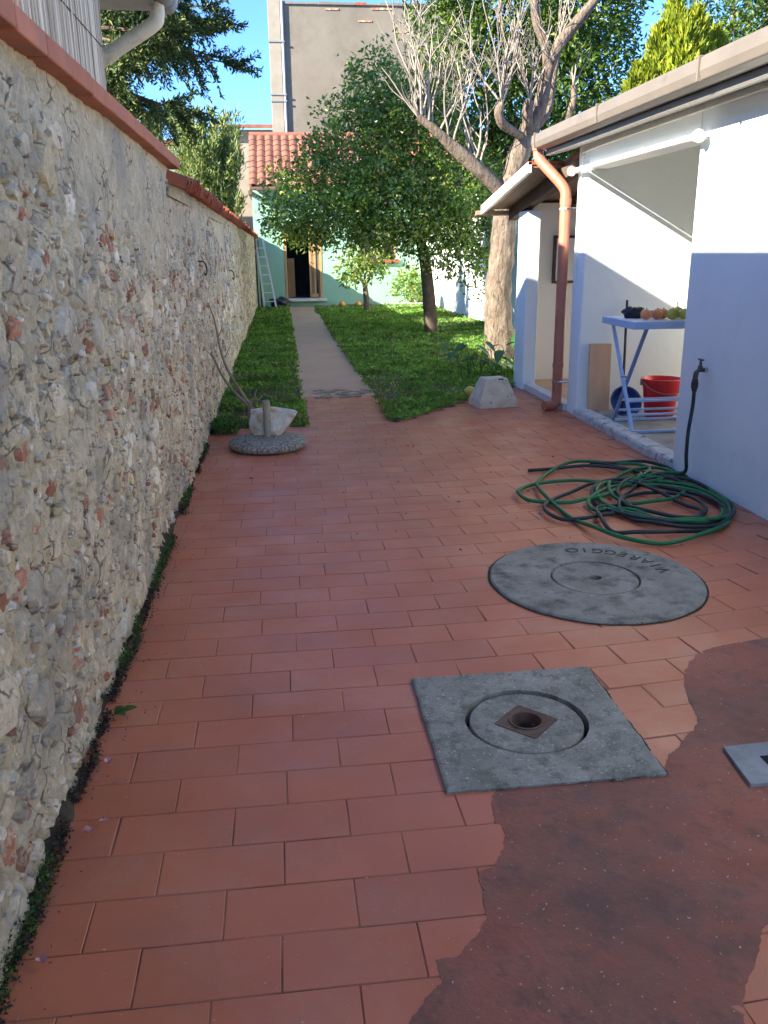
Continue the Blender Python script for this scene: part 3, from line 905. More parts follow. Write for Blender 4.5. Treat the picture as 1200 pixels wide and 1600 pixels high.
# barrel tiles on the far stretch, laid across the wall and falling towards the garden
def barrel(l, r0, r1, th, n=8):
    mbx = MB()
    v, f = [], []
    for i, (x, r) in enumerate(((0, r0), (l, r1))):
        for k in range(n + 1):
            a = math.pi * k / n
            v.append((x, r * math.cos(a), r * math.sin(a)))
        for k in range(n + 1):
            a = math.pi * k / n
            v.append((x, (r - th) * math.cos(a), (r - th) * math.sin(a)))
    m = n + 1
    for k in range(n):
        f += [(k, k + 1, 2 * m + k + 1, 2 * m + k), (m + k, 3 * m + k, 3 * m + k + 1, m + k + 1),
              (k, m + k, m + k + 1, k + 1), (2 * m + k, 2 * m + k + 1, 3 * m + k + 1, 3 * m + k)]
    f += [(0, 2 * m, 3 * m, m), (n, m + n, 3 * m + n, 2 * m + n)]
    return mbx.add(v, f)
bt = barrel(0.425, 0.062, 0.079, 0.013).mesh('barrel_tile', 'coppo', smooth=True)
y = 5.84
while y < 25.2:
    o = link('barrel_tile', bt, wall)
    o.location = (-0.95 + random.uniform(-0.006, 0.006), y, 2.00 + random.uniform(-.006, .006))
    o.rotation_euler = (0, R(20) + random.gauss(0, .02), random.gauss(0, .03))
    y += 0.150
MB().prism([(-1.02, 1.93), (-0.655, 1.80), (-0.655, 1.895), (-1.02, 2.02)], 'y', 5.765, 25.3).build('coping_bed', 'mortar', wall)

# iron hooks left in the wall
for (y, z) in ((7.25, 1.34), (11.5, 1.19)):
    hk = MB().tube(catmull([(-0.68, y, z + .05), (-0.60, y, z + .055), (-0.575, y, z), (-0.585, y, z - .05), (-0.60, y, z - .03)], 5), 0.006, 6)
    o = hk.build('hook', 'wire', wall, smooth=True)

# dirt, moss and weeds along the foot of the wall
mb = MB()
yl = np.arange(1.0, 8.2, 0.03)
v, f = [], []
for i, y in enumerate(yl):
    wdt = -0.012 + 0.035 * mn.noise(Vector((y * 2.2, 3, 0))) + 0.02 * mn.noise(Vector((y * 9, 1, 0)))
    if y > 3.4:
        wdt *= 0.75
    x0 = WALL_X - 0.02
    for j in range(5):
        t = j / 4
        v.append((x0 + (wdt + 0.05) * t, y, (0.05 + 0.02 * mn.noise(Vector((y * 14, t * 3, 2)))) * (1 - t) ** 1.2 + 0.006 * mn.noise(Vector((y * 30, t * 8, 0))) * (1 - t) - 0.004 * (t == 1)))
for i in range(len(yl) - 1):
    for j in range(4):
        f.append((i * 5 + j, i * 5 + j + 1, i * 5 + j + 6, i * 5 + j + 5))
tag(mb.add(v, f).build('wall_foot_dirt', 'dirt', smooth=True), 'dark dirt and moss gathered along the foot of the stone wall', 'dirt', kind='stuff')
def foot_points(n, lo, spread, zmax):
    y = 1.1 + rng.uniform(size=n) ** 1.25 * 6.6
    cl = np.array([mn.noise(Vector((a * 1.9, 0.3, 8))) + .5 * mn.noise(Vector((a * 7.0, 1.3, 2))) for a in y])
    y = y[cl > lo]
    m = len(y)
    wob = np.array([0.018 * mn.noise(Vector((a * 5, 2.0, 4))) for a in y])
    x = WALL_X + 0.022 + wob + np.abs(rng.normal(size=m)) * spread
    z = rng.uniform(0, 1, m) ** 1.5 * zmax * np.clip(1.2 - (x - WALL_X) / .12, .1, 1)
    return np.stack([x, y, z + .002], 1), m
p, m = foot_points(8000, 0.2, 0.013, 0.07)
a = unit(np.stack([rng.uniform(-0.4, 1.2, m), rng.normal(size=m), rng.uniform(-0.1, 1.4, m)], 1))
L = rng.uniform(0.005, 0.014, m)
tag(leaves('wall_foot_weeds', p, a, L, L * 0.6, 'weed'), 'small green weeds and moss tufts growing along the stone wall foot', 'weeds', kind='stuff')
p, m = foot_points(11000, -0.08, 0.012, 0.035)
a = unit(rng.normal(size=(m, 3)) * np.array([1, 1, .7]))
L = rng.uniform(0.005, 0.016, m)
MAT['dark_litter'] = M('dark_rotten_litter', (0.025, 0.02, 0.013), (0.07, 0.05, 0.032), rough=0.95, scale=30, islvar=0.5)
tag(leaves('wall_foot_litter', p, a, L, L * .6, 'dark_litter'), 'dark rotten litter packed along the foot of the stone wall', 'litter', kind='stuff')
p, m = foot_points(500, -0.5, 0.06, 0.006)
a = unit(np.stack([rng.normal(size=m), rng.normal(size=m), rng.uniform(0, .5, m)], 1))
L = rng.uniform(0.004, 0.014, m)
tag(leaves('stray_litter', p, a, L, L * .5, 'dry'), 'brown dry bits strayed from the wall foot onto the tiles', 'litter', kind='stuff')
# one larger weed with broad leaves at the wall foot
wd = empty('weed', (-0.58, 2.58, 0), 'single broad-leaved green weed sprouting at the stone wall foot', 'weed')
for (an, ln) in ((R(-40), .055), (R(5), .075), (R(62), .045)):
    d_ = Vector((math.cos(an), math.sin(an), .25))
    sd = Vector((-math.sin(an), math.cos(an), 0))
    p0 = Vector((-0.60, 2.58, .012))
    vv = [p0 + d_ * (ln * t) + sd * (ln * .28 * w_ * sg) + Vector((0, 0, .01 * math.sin(3.14 * t))) for t, w_ in ((0, .1), (.25, .8), (.55, 1), (.85, .55), (1, .05)) for sg in (-1, 1)]
    MB().add(vv, [(2 * i, 2 * i + 1, 2 * i + 3, 2 * i + 2) for i in range(4)]).build('leaf', 'weed', wd, smooth=True)

# ================================================================== WHITE OUTBUILDING (right)
bld = empty('outbuilding', (3.4, 5.0, 0), 'low white plastered outbuilding with open bay, brown gutter and small side porch', 'building')
OY0, OY1 = 5.49, 7.50       # the open bay
MB().box(BX, BX + 0.22, -3.0, OY0, -0.1, 2.34).build('wall', 'white', bld, bevel=0.018, seg=3)
MB().box(BX, BX + 0.22, OY0 + 0.003, OY1 - 0.003, 2.13, 2.337).build('lintel', 'white', bld, bevel=0.006)
MB().box(BX - 0.003, 4.5, OY1, OY1 + 0.26, -0.1, 2.34).build('end_wall', 'white', bld, bevel=0.016, seg=3)
MB().box(4.30, 4.5, 3.5, OY1 - 0.003, 0, 2.45).build('back_wall', 'white_in', bld)
MB().box(BX + 0.23, 4.29, 3.4, 3.5, 0, 2.45).build('inner_wall', 'white_in', bld)
MB().box(BX + 0.225, 4.295, 3.51, OY1 - 0.005, 2.36, 2.42).build('ceiling', 'white_in', bld)
MB().box(BX + 0.10, 4.295, 3.51, OY1 - 0.005, -0.1, 0.05).build('floor', 'floor_grey', bld)
# worn kerb along the bay
v = []
mb = MB()
ky = np.linspace(OY0 - 0.02, OY1 + 0.0, 40)
vv, ff = [], []
for i, y in enumerate(ky):
    n1 = 0.010 * mn.noise(Vector((y * 6, 0, 1))) + 0.006 * mn.noise(Vector((y * 25, 0, 1)))
    for (x, z) in ((BX - 0.022 + n1, -0.02), (BX - 0.024 + n1, 0.055 + n1), (BX - 0.012 + n1, 0.070 + n1 * .5), (BX + 0.098, 0.074), (BX + 0.098, -0.02)):
        vv.append((x, y, z))
for i in range(len(ky) - 1):
    for j in range(4):
        ff.append((i * 5 + j, i * 5 + j + 1, i * 5 + j + 6, i * 5 + j + 5))
ff += [(0, 1, 2, 3, 4), tuple((len(ky) - 1) * 5 + j for j in (4, 3, 2, 1, 0))]
MB().add(vv, ff).build('kerb', 'kerb', bld)
# roof, fascia and gutter
MB().prism([(2.36, 2.37), (4.9, 2.80), (4.9, 2.90), (2.36, 2.46)], 'y', -3.0, 8.02).build('roof', 'gutter', bld)
gp = [(2.37, 2.44), (2.33, 2.44), (2.29, 2.425), (2.285, 2.36), (2.30, 2.315), (2.345, 2.30), (2.40, 2.30), (2.46, 2.335), (2.46, 2.365), (2.39, 2.365)]
gut = MB().prism(gp, 'y', -3.0, 8.08).build('gutter', 'gutter', bld, bevel=0.006, seg=2)
MB().prism([(2.40, 2.255), (2.44, 2.255), (2.66, 2.31), (2.66, 2.36), (2.462, 2.362), (2.44, 2.33), (2.405, 2.298)], 'y', -3.0, 8.0).build('soffit_trim', 'gutter_light', bld, bevel=0.006)
y = 0.2
while y < 8:
    MB().box(2.276, 2.30, y, y + 0.02, 2.312, 2.438).build('gutter_seam', 'gutter', gut)
    y += 1.55
MB().tube(catmull([(BX - 0.012, -3, 2.26), (BX - 0.012, 3, 2.262), (BX - 0.012, 6.0, 2.258), (BX - 0.014, 7.5, 2.245), (BX - 0.016, 7.62, 2.20), (BX - 0.016, 7.64, 2.0), (BX - 0.016, 7.66, 1.2)], 8), 0.008, 6).build('cable', 'white_paint', bld, smooth=True)
# white pole across the head of the bay, ball ends
pole = MB().tube([(BX - 0.075, 5.36, 2.10), (BX - 0.075, 7.72, 2.10)], 0.020, 12).build('awning_pole', 'white_paint', bld, smooth=True)
for yy in (5.36, 7.72):
    s = MB().lathe([(0.0001, -.040), (.020, -.035), (.034, -.022), (.040, 0), (.034, .022), (.020, .035), (.0001, .040)], 14, (BX - 0.075, yy, 2.10)).build('ball_end', 'white_paint', pole, smooth=True)
    MB().tube([(BX - 0.075, yy + (.05 if yy < 6 else -.05), 2.10), (BX + .005, yy + (.05 if yy < 6 else -.05), 2.10)], 0.02, 8).build('bracket', 'white_paint', pole, smooth=True)
MB().box(BX - 0.03, BX + 0.16, OY0 + 0.02, OY1 - 0.02, 2.10, 2.128).build('bay_head_trim', 'white_paint', bld, bevel=0.004)

# terracotta coloured downpipe
dp_pts = catmull([(2.345, 8.03, 2.36), (2.345, 8.03, 2.26), (2.37, 8.00, 2.20), (2.50, 7.88, 2.03), (2.545, 7.84, 1.95), (2.55, 7.83, 1.85)], 6)
dp = MB().tube([(2.345, 8.03, 2.40)] + dp_pts + [(2.55, 7.83, 0.16)] + catmull([(2.55, 7.83, 0.15), (2.545, 7.828, 0.075), (2.51, 7.82, 0.045), (2.42, 7.80, 0.045)], 5), 0.047, 16).build('downpipe', 'copper', bld, smooth=True)
for z0, z1, rr in ((1.83, 1.89, .051), (0.40, 0.44, .052), (1.15, 1.18, .050)):
    MB().tube([(2.55, 7.83, z0), (2.55, 7.83, z1)], rr, 16).build('pipe_collar', 'copper', dp, smooth=True)
for z0 in (1.79, 0.26):
    MB().tube([(2.55, 7.83, z0), (2.55, 7.83, z0 + .018)], 0.054, 16).build('pipe_clamp', 'gutter_light', dp, smooth=True)
    MB().tube([(2.55, 7.78, z0 + .01), (2.64, 7.74, z0 + .01)], 0.008, 6).build('clamp_bolt', 'chrome', dp, smooth=True)
MB().tube([(2.345, 8.03, 2.30), (2.345, 8.03, 2.345)], 0.056, 16).build('pipe_socket', 'copper', dp, smooth=True)

# side porch
MB().box(2.57, 2.715, 9.10, 9.46, -0.1, 1.845).build('porch_pillar', 'white', bld, bevel=0.012)
MB().box(2.72, 4.5, 9.44, 9.62, -0.1, 1.93).build('porch_wall', 'white_in', bld)
MB().box(4.3, 4.5, 7.765, 9.435, 0, 1.95).build('porch_side_wall', 'white_in', bld)
MB().box(2.70, 4.295, 7.765, 9.435, -0.1, 0.055).build('porch_floor', 'floor_ochre', bld)
MB().box(2.595, 2.70, 7.77, 9.095, -0.1, 0.068).build('porch_threshold', 'marble', bld, bevel=0.006)
win = MB().box(2.955, 3.42, 9.40, 9.437, 1.10, 1.60).build('picture_frame', 'wood_dark', bld, bevel=0.004)
MB().box(2.985, 3.39, 9.390, 9.399, 1.13, 1.57).build('pane', 'mirror_glass', win)
# canopy: lean-to roof falling away from the building, boards on rafters, white barge board on the garden side
cn = empty('porch_canopy', (2.3, 9.0, 1.9), 'small lean-to porch roof with white barge board and dark board underside', 'canopy')
CX0 = 2.27
def cz(y, dz=0):
    return 2.215 - (y - 7.77) * 0.150 + dz
def slope(x0, x1, y0, y1, d0, d1):
    return MB().prism([(y0, cz(y0, d0)), (y1, cz(y1, d0)), (y1, cz(y1, d1)), (y0, cz(y0, d1))], 'x', x0, x1)
xa = CX0 + 0.04
while xa < 4.4:
    slope(xa, xa + 0.096, 7.775 if xa > 2.58 else 8.10, 9.93, 0, .02).build('soffit_board', 'wood_board', cn)
    xa += 0.1
slope(CX0 + .002, 2.60, 8.09, 9.97, .022, .05).build('roof_sheet', 'coppo', cn)
slope(2.603, 4.55, 7.772, 9.97, .022, .05).build('roof_sheet', 'coppo', cn)
slope(CX0, CX0 + .036, 8.09, 9.955, -.045, .048).build('barge_board', 'white_paint', cn, bevel=.003)
slope(CX0 - .05, 4.5, 9.957, 10.02, -.05, -.004).build('eave_lath', 'wood_board', cn, bevel=.003)
slope(2.575, 2.665, 7.77, 9.90, -.125, -.002).build('wall_plate', 'wood_dark', cn, bevel=.004)
for xx in (3.1, 3.6):
    slope(xx, xx + .08, 7.77, 9.43, -.1, -.002).build('rafter', 'wood_dark', cn)

# ================================================================== MANHOLES
mh = empty('square_manhole', (0.72, 2.37, 0), 'square grey concrete manhole frame with round recessed lid and open rusty centre', 'manhole')
cx, cy = 0.72, 2.365
RO = 0.196
def ring_square(z_out, r_in, half, n=64):
    """square plate with a round hole"""
    v, f = [], []
    outer, inner = [], []
    for k in range(n):
        a = 2 * math.pi * k / n
        c, s = math.cos(a), math.sin(a)
        q = 1 / max(abs(c), abs(s))
        jx = 0.005 * mn.noise(Vector((c * 9, s * 9, 3))) + 0.005 * mn.noise(Vector((c * 31, s * 31, 6)))
        outer.append((cx + c * q * half[0] * (1 + jx * 2), cy + s * q * half[1] * (1 + jx * 2)))
        rr = r_in + 0.002 * mn.noise(Vector((c * 7, s * 7, 1)))
        inner.append((cx + c * rr, cy + s * rr))
    return outer, inner
out, inn = ring_square(0, RO, ((SQ[1] - SQ[0]) / 2, (SQ[3] - SQ[2]) / 2), 96)
n = len(out)
v = [(x, y, -0.02) for x, y in out] + [(x, y, 0.008) for x, y in out] + [(x + (cx - x) * .025, y + (cy - y) * .025, 0.012) for x, y in out] + \
    [(x, y, 0.012) for x, y in inn] + [(x, y, -0.05) for x, y in inn]
f = []
for k in range(n):
    j = (k + 1) % n
    for l in range(4):
        f.append((l * n + k, l * n + j, (l + 1) * n + j, (l + 1) * n + k))
MB().add(v, f).build('frame', 'concrete', mh)
gap = ragged([(SQ[0] - .001, SQ[2] - .001), (SQ[1] + .001, SQ[2] - .001), (SQ[1] + .001, SQ[3] + .001), (SQ[0] - .001, SQ[3] + .001)], .01, .006, 30)
gi = [(cx + (x - cx) * .93, cy + (y - cy) * .93) for x, y in gap]
ng = len(gap)
MB().add([(x, y, .0048) for x, y in gap] + [(x, y, .0052) for x, y in gi], [(k, (k + 1) % ng, ng + (k + 1) % ng, ng + k) for k in range(ng)]).build('joint_dirt', 'dirt', mh)
lid = MB().lathe([(0.060, -0.05), (0.060, 0.006), (RO - 0.018, 0.006), (RO - 0.015, 0.002), (RO - 0.015, -0.05)], 72, (cx, cy, 0)).build('lid', 'concrete', mh)
# rusty diamond plate with its open socket
dq = []
mb = MB()
n = 48
o1, i1 = [], []
for k in range(n):
    a = 2 * math.pi * k / n + R(6)
    c, s = math.cos(a), math.sin(a)
    q = 1 / (abs(c) + abs(s)) * 0.105 * 1.0
    o1.append((cx + q * c, cy + q * s))
    i1.append((cx + 0.055 * c, cy + 0.055 * s))
v = [(x, y, 0.004) for x, y in o1] + [(x, y, 0.009) for x, y in o1] + [(x, y, 0.009) for x, y in i1] + [(x, y, 0.013) for x, y in i1] + \
    [(cx + (x - cx) * .88, cy + (y - cy) * .88, 0.012) for x, y in i1] + [(cx + (x - cx) * .86, cy + (y - cy) * .86, -0.09) for x, y in i1]
f = []
for k in range(n):
    j = (k + 1) % n
    for l in range(5):
        f.append((l * n + k, l * n + j, (l + 1) * n + j, (l + 1) * n + k))
f.append(tuple(5 * n + k for k in range(n)))
MB().add(v, f).build('socket', 'rust', lid)

rl = empty('round_manhole', (LID[0], LID[1], 0), 'round grey concrete manhole cover with engraved lettering and small centre hole', 'manhole')
def ell(prof, n=96):
    v, f = [], []
    m = len(prof)
    for k in range(n):
        a = 2 * math.pi * k / n
        for r, z in prof:
            jit = 1 + (0.006 * mn.noise(Vector((math.cos(a) * 6, math.sin(a) * 6, 2))) if r > .9 else 0)
            v.append((LID[0] + r * jit * LID[2] * math.cos(a), LID[1] + r * jit * LID[3] * math.sin(a), z))
    for k in range(n):
        k2 = (k + 1) % n
        for i in range(m - 1):
            f.append((k * m + i, k2 * m + i, k2 * m + i + 1, k * m + i + 1))
    return MB().add(v, f)
ring = ell([(1.0, -0.02), (1.0, 0.006), (0.985, 0.012), (0.425, 0.013), (0.418, 0.004), (0.412, -0.02)]).build('cover_ring', 'concrete_round', rl)
disc = ell([(0.404, -0.02), (0.404, 0.006), (0.396, 0.011), (0.062, 0.012), (0.056, 0.006), (0.054, -0.04)], 64).build('inner_cover', 'concrete_round', rl)
MB().add([(LID[0] + .03 * math.cos(6.283 * k / 24), LID[1] + .03 * math.sin(6.283 * k / 24), -0.035) for k in range(24)], [tuple(range(24))]).build('centre_hole', 'hole', disc)
MB().lathe([(0.0001, -0.0305), (0.16, -0.03)], 32, (LID[0], LID[1], 0)).build('pit', 'hole', disc)
ell([(0.99, 0.0018), (1.022, 0.0022)]).build('joint_dirt', 'dirt', rl)
for i, ch in enumerate('VIAREGGIO'):
    fc = bpy.data.curves.new('letter_curve', 'FONT')
    fc.body = ch
    fc.size = 0.088
    fc.align_x = 'CENTER'
    fc.align_y = 'CENTER'
    fc.extrude = 0.0012
    tmp = bpy.data.objects.new('letter_tmp', fc)
    col.objects.link(tmp)
    bpy.context.view_layer.update()
    me = bpy.data.meshes.new_from_object(tmp.evaluated_get(bpy.context.evaluated_depsgraph_get()))
    bpy.data.objects.remove(tmp)
    me.materials.clear()
    me.materials.append(MAT['letter'])
    o = link('letter', me, ring)
    a = R(6 + i * 10.2)
    o.location = (LID[0] + 0.735 * LID[2] * math.cos(a), LID[1] + 0.75 * LID[3] * math.sin(a), 0.0132)
    o.rotation_euler = (0, 0, a + math.pi / 2)
    # tops of the letters point to the middle: advance runs anticlockwise

pt = empty('cement_cover_plate', (1.45, 2.05, 0), 'smooth light grey square cover plate with a slot at the right edge', 'cover plate')
MB().prism([(1.265, 2.137), (1.247, 1.945), (1.70, 1.955), (1.72, 2.16)], 'z', -0.01, 0.012).build('plate', 'concrete_light', pt, bevel=0.002)
MB().box(1.345, 1.385, 2.028, 2.072, 0.009, 0.0135).build('slot', 'hole', pt)

# ================================================================== HOSE, TAP
def hose(name, px, mat, label, seed, start=None):
    r = random.Random(seed)
    pts = []
    n = len(px)
    for i, (x, y) in enumerate(px):
        pts.append(Vector((min(x, BX - 0.03), y, 0.012 + 0.010 * (i % 3) + 0.008 * r.random())))
    pts[-1].z = 0.012
    if start:
        pts = [Vector(p) for p in start] + pts
    c = catmull(pts, 7)
    c = [Vector((p.x, p.y, max(p.z, 0.0115))) for p in c]
    return MB().tube(c, 0.0115, 10).build(name, mat, None, smooth=True)
green_px = [(2.208, 5.123), (2.40, 5.25), (2.56, 5.2), (2.522, 4.983), (2.284, 4.69), (2.121, 4.624), (1.993, 4.669), (1.939, 4.797), (2.003, 5.026), (2.128, 5.247), (2.334, 5.388),
            (2.50, 5.35), (2.577, 5.121), (2.577, 4.801), (2.523, 4.525), (2.428, 4.303), (2.296, 4.128), (2.067, 3.963), (1.874, 3.935), (1.704, 4.018), (1.601, 4.194), (1.564, 4.438),
            (1.537, 4.757), (1.543, 4.997), (1.601, 5.222), (1.778, 5.48), (1.997, 5.63), (2.285, 5.62), (2.42, 5.5), (2.374, 5.284), (2.114, 5.049), (1.896, 4.804), (1.746, 4.719),
            (1.614, 4.719), (1.425, 4.774), (1.386, 4.902), (1.451, 5.069), (1.599, 5.162), (1.835, 5.154), (2.057, 5.148), (2.225, 5.2), (2.389, 5.094), (2.185, 5.067), (1.994, 4.982),
            (1.768, 4.72), (1.738, 4.575), (1.852, 4.533), (1.932, 4.45), (2.035, 4.328), (2.158, 4.265), (2.338, 4.237), (2.473, 4.388), (2.53, 4.622), (2.47, 4.90), (2.30, 5.12), (2.08, 5.14), (1.90, 4.95), (1.84, 4.66), (1.93, 4.38), (2.12, 4.22), (2.33, 4.27), (2.47, 4.48), (2.46, 4.75), (2.33, 5.0), (2.15, 5.06)]
h = hose('garden_hose', green_px, 'hose_green', '', 3)
tag(h, 'bright green garden hose lying in loose loops on the tiles', 'hose')
dark_px = [(2.575, 5.30), (2.56, 5.42), (2.45, 5.56), (2.29, 5.62), (2.10, 5.60), (2.144, 5.54), (2.331, 5.422), (2.44, 5.209), (2.543, 5.009), (2.586, 4.748), (2.533, 4.474), (2.424, 4.281),
           (2.278, 4.173), (2.095, 4.159), (1.956, 4.21), (1.885, 4.334), (1.866, 4.46), (1.933, 4.668), (2.09, 4.91), (2.284, 5.111), (2.449, 5.084), (2.495, 4.845), (2.489, 4.53),
           (2.402, 4.307), (2.247, 4.221), (2.068, 4.248), (1.958, 4.377), (1.86, 4.47), (1.695, 4.417), (1.62, 4.362), (1.507, 4.393), (1.449, 4.493), (1.463, 4.618), (1.562, 4.789),
           (1.723, 4.913), (1.911, 5.053), (2.076, 5.115), (2.189, 5.037), (2.23, 4.805), (2.282, 4.588), (2.312, 4.437), (2.29, 4.36), (2.236, 4.33), (2.115, 4.352), (2.012, 4.437),
           (1.942, 4.617), (1.765, 4.571), (1.706, 4.371), (1.70, 4.167), (1.80, 4.10), (2.0, 4.06), (2.25, 4.12), (2.43, 4.33), (2.47, 4.62), (2.36, 4.95), (2.15, 5.15), (1.92, 5.02), (1.80, 4.72), (1.85, 4.42), (2.02, 4.25), (2.2, 4.27), (2.36, 4.45), (2.37, 4.7), (2.2, 4.85), (2.0, 4.75), (1.93, 4.6), (1.98, 4.6), (2.0, 4.872), (2.125, 5.077), (2.33, 5.30), (2.262, 5.42), (2.039, 5.504), (1.792, 5.525), (1.627, 5.539)]
h2 = hose('garden_hose', dark_px, 'hose_dark', '', 5,
          start=[(2.545, 5.093, 0.60), (2.543, 5.09, 0.50), (2.52, 5.07, 0.35), (2.515, 5.06, 0.20), (2.54, 5.10, 0.08)])
tag(h2, 'dark blackish hose hanging from the wall tap and coiled below it', 'hose')
tp = empty('wall_tap', (BX, 5.12, 0.70), 'small dark brass garden tap on the white wall with hose connector', 'tap')
MB().tube([(BX + 0.01, 5.118, 0.722), (BX - 0.025, 5.113, 0.722)], 0.016, 10).build('wall_flange', 'chrome', tp, smooth=True)
MB().tube(catmull([(BX - 0.02, 5.113, 0.722), (BX - 0.055, 5.107, 0.724), (BX - 0.078, 5.100, 0.710), (BX - 0.085, 5.095, 0.680), (BX - 0.085, 5.094, 0.665)], 5), [0.013] * 10 + [0.016] * 11, 10).build('spout', 'tap', tp, smooth=True)
MB().tube([(BX - 0.052, 5.107, 0.725), (BX - 0.052, 5.107, 0.748), (BX - 0.052, 5.107, 0.752), (BX - 0.052, 5.107, 0.785)], [0.015, 0.015, 0.009, 0.007], 10).build('valve_stem', 'tap', tp, smooth=True)
MB().bar((BX - 0.052, 5.075, 0.788), (BX - 0.052, 5.138, 0.788), 0.014, 0.010).build('handle', 'tap', tp, bevel=0.003)
MB().tube([(BX - 0.085, 5.094, 0.668), (BX - 0.085, 5.094, 0.655), (BX - 0.085, 5.094, 0.652), (BX - 0.085, 5.094, 0.615), (BX - 0.085, 5.094, 0.612), (BX - 0.085, 5.094, 0.595)], [0.019, 0.019, 0.022, 0.022, 0.018, 0.016], 12).build('hose_connector', 'black', tp, smooth=True)

# ================================================================== TABLE AND THINGS IN THE BAY
FZ = 0.052
tb = empty('folding_table', (2.95, 6.75, FZ), 'pale blue metal folding table with crossed legs and slatted white top', 'table')
# top runs along x into the bay; near-left corner (2.60, 6.95) ... legs cross in two frames
TX0, TX1, TY0, TY1, TZ = 2.66, 3.55, 6.33, 7.0, 0.905
MB().box(TX0, TX1, TY0, TY0 + 0.022, TZ - 0.038, TZ + 0.018).build('apron', 'blue_paint', tb, bevel=0.004)
MB().box(TX0, TX1, TY1 - 0.022, TY1, TZ - 0.038, TZ + 0.018).build('apron', 'blue_paint', tb, bevel=0.004)
MB().box(TX0 - 0.022, TX0 - 0.001, TY0, TY1, TZ - 0.038, TZ + 0.018).build('apron', 'blue_paint', tb, bevel=0.004)
MB().box(TX1 + 0.001, TX1 + 0.022, TY0, TY1, TZ - 0.038, TZ + 0.018).build('apron', 'blue_paint', tb, bevel=0.004)
k = 0
y = TY0 + 0.026
while y + 0.05 < TY1:
    MB().box(TX0 + 0.004, TX1 - 0.004, y, y + 0.050, TZ + 0.004, TZ + 0.020).build('slat', 'table_white', tb, bevel=0.003)
    y += 0.0625
for x, m in ((TX0 + 0.06, 'blue_paint'), (TX1 - 0.06, 'blue_paint')):
    MB().bar((x, TY1 - 0.03, TZ - 0.03), (x, TY0 + 0.08, FZ + 0.012), 0.026, 0.024, (1, 0, 0)).build('leg', m, tb, bevel=0.003)
for x in (TX0 + 0.095, TX1 - 0.095):
    MB().bar((x, TY0 + 0.03, TZ - 0.03), (x, TY1 - 0.08, FZ + 0.012), 0.026, 0.024, (1, 0, 0)).build('leg', 'blue_dark', tb, bevel=0.003)
MB().bar((TX0 + 0.06, TY0 + 0.08, FZ + 0.012), (TX1 - 0.06, TY0 + 0.08, FZ + 0.012), 0.026, 0.022).build('foot_rail', 'blue_paint', tb, bevel=0.003)
MB().bar((TX0 + 0.095, TY1 - 0.08, FZ + 0.012), (TX1 - 0.095, TY1 - 0.08, FZ + 0.012), 0.026, 0.022).build('foot_rail', 'blue_paint', tb, bevel=0.003)
for t in (0.15, 0.27):
    yy = TY0 + 0.08 + (TY1 - TY0 - 0.11) * t
    zz = FZ + 0.012 + (TZ - 0.042 - FZ) * t
    MB().bar((TX0 + 0.06, yy, zz), (TX1 - 0.06, yy, zz), 0.022, 0.018).build('stretcher', 'blue_paint', tb, bevel=0.003)
for t in (0.12, 0.24):
    yy = TY1 - 0.08 - (TY1 - TY0 - 0.11) * t
    zz = FZ + 0.012 + (TZ - 0.042 - FZ) * t
    MB().bar((TX0 + 0.095, yy, zz), (TX1 - 0.095, yy, zz), 0.022, 0.018).build('stretcher', 'blue_paint', tb, bevel=0.003)
for x in (TX0 + 0.078, TX1 - 0.078):
    MB().tube([(x - 0.035, (TY0 + TY1) / 2 + 0.012, (TZ + FZ) / 2 - .015), (x + 0.035, (TY0 + TY1) / 2 + 0.012, (TZ + FZ) / 2 - .015)], 0.009, 8).build('pivot', 'chrome', tb, smooth=True)

TT = TZ + 0.021
def fruit(name, x, y, r, mat, label, cat, group, squash=0.92, stalk=True, cut=False):
    e = empty(name, (x, y, TT), label, cat, group)
    prof = []
    m = 10
    for i in range(m + 1):
        a = -math.pi / 2 + math.pi * i / m
        rr = max(0.0002, r * math.cos(a))
        z = r * squash * math.sin(a)
        if i == m:
            z -= r * 0.08
        prof.append((rr, z + r * squash))
    b = MB().lathe(prof, 16, (x, y, TT)).build('flesh', mat, e, smooth=True)
    if stalk:
        MB().tube([(x, y, TT + 2 * r * squash - r * .12), (x + .003, y, TT + 2 * r * squash + .008)], .004, 6).build('stalk', 'dead_stem', e)
    return e
FG = 'fruit on the folding table'
fruit('orange', 2.80, 6.50, .043, 'persimmon', 'bright orange fruit nearest the left table corner', 'fruit', FG)
fruit('orange', 2.90, 6.53, .042, 'persimmon', 'peach orange fruit second from the left table corner', 'fruit', FG)
fruit('citrus_fruit', 2.985, 6.44, .048, 'green_fruit', 'olive green citrus fruit in the middle of the table', 'fruit', FG)
fruit('citrus_fruit', 3.075, 6.43, .046, 'yellow_fruit', 'yellow green citrus fruit at the front right of the table', 'fruit', FG)
fruit('citrus_fruit', 3.10, 6.60, .047, 'green_fruit', 'green citrus fruit behind the yellow one', 'fruit', FG)
fruit('persimmon', 2.965, 6.56, .042, 'persimmon', 'pale orange fruit half hidden behind the olive green citrus', 'fruit', FG)
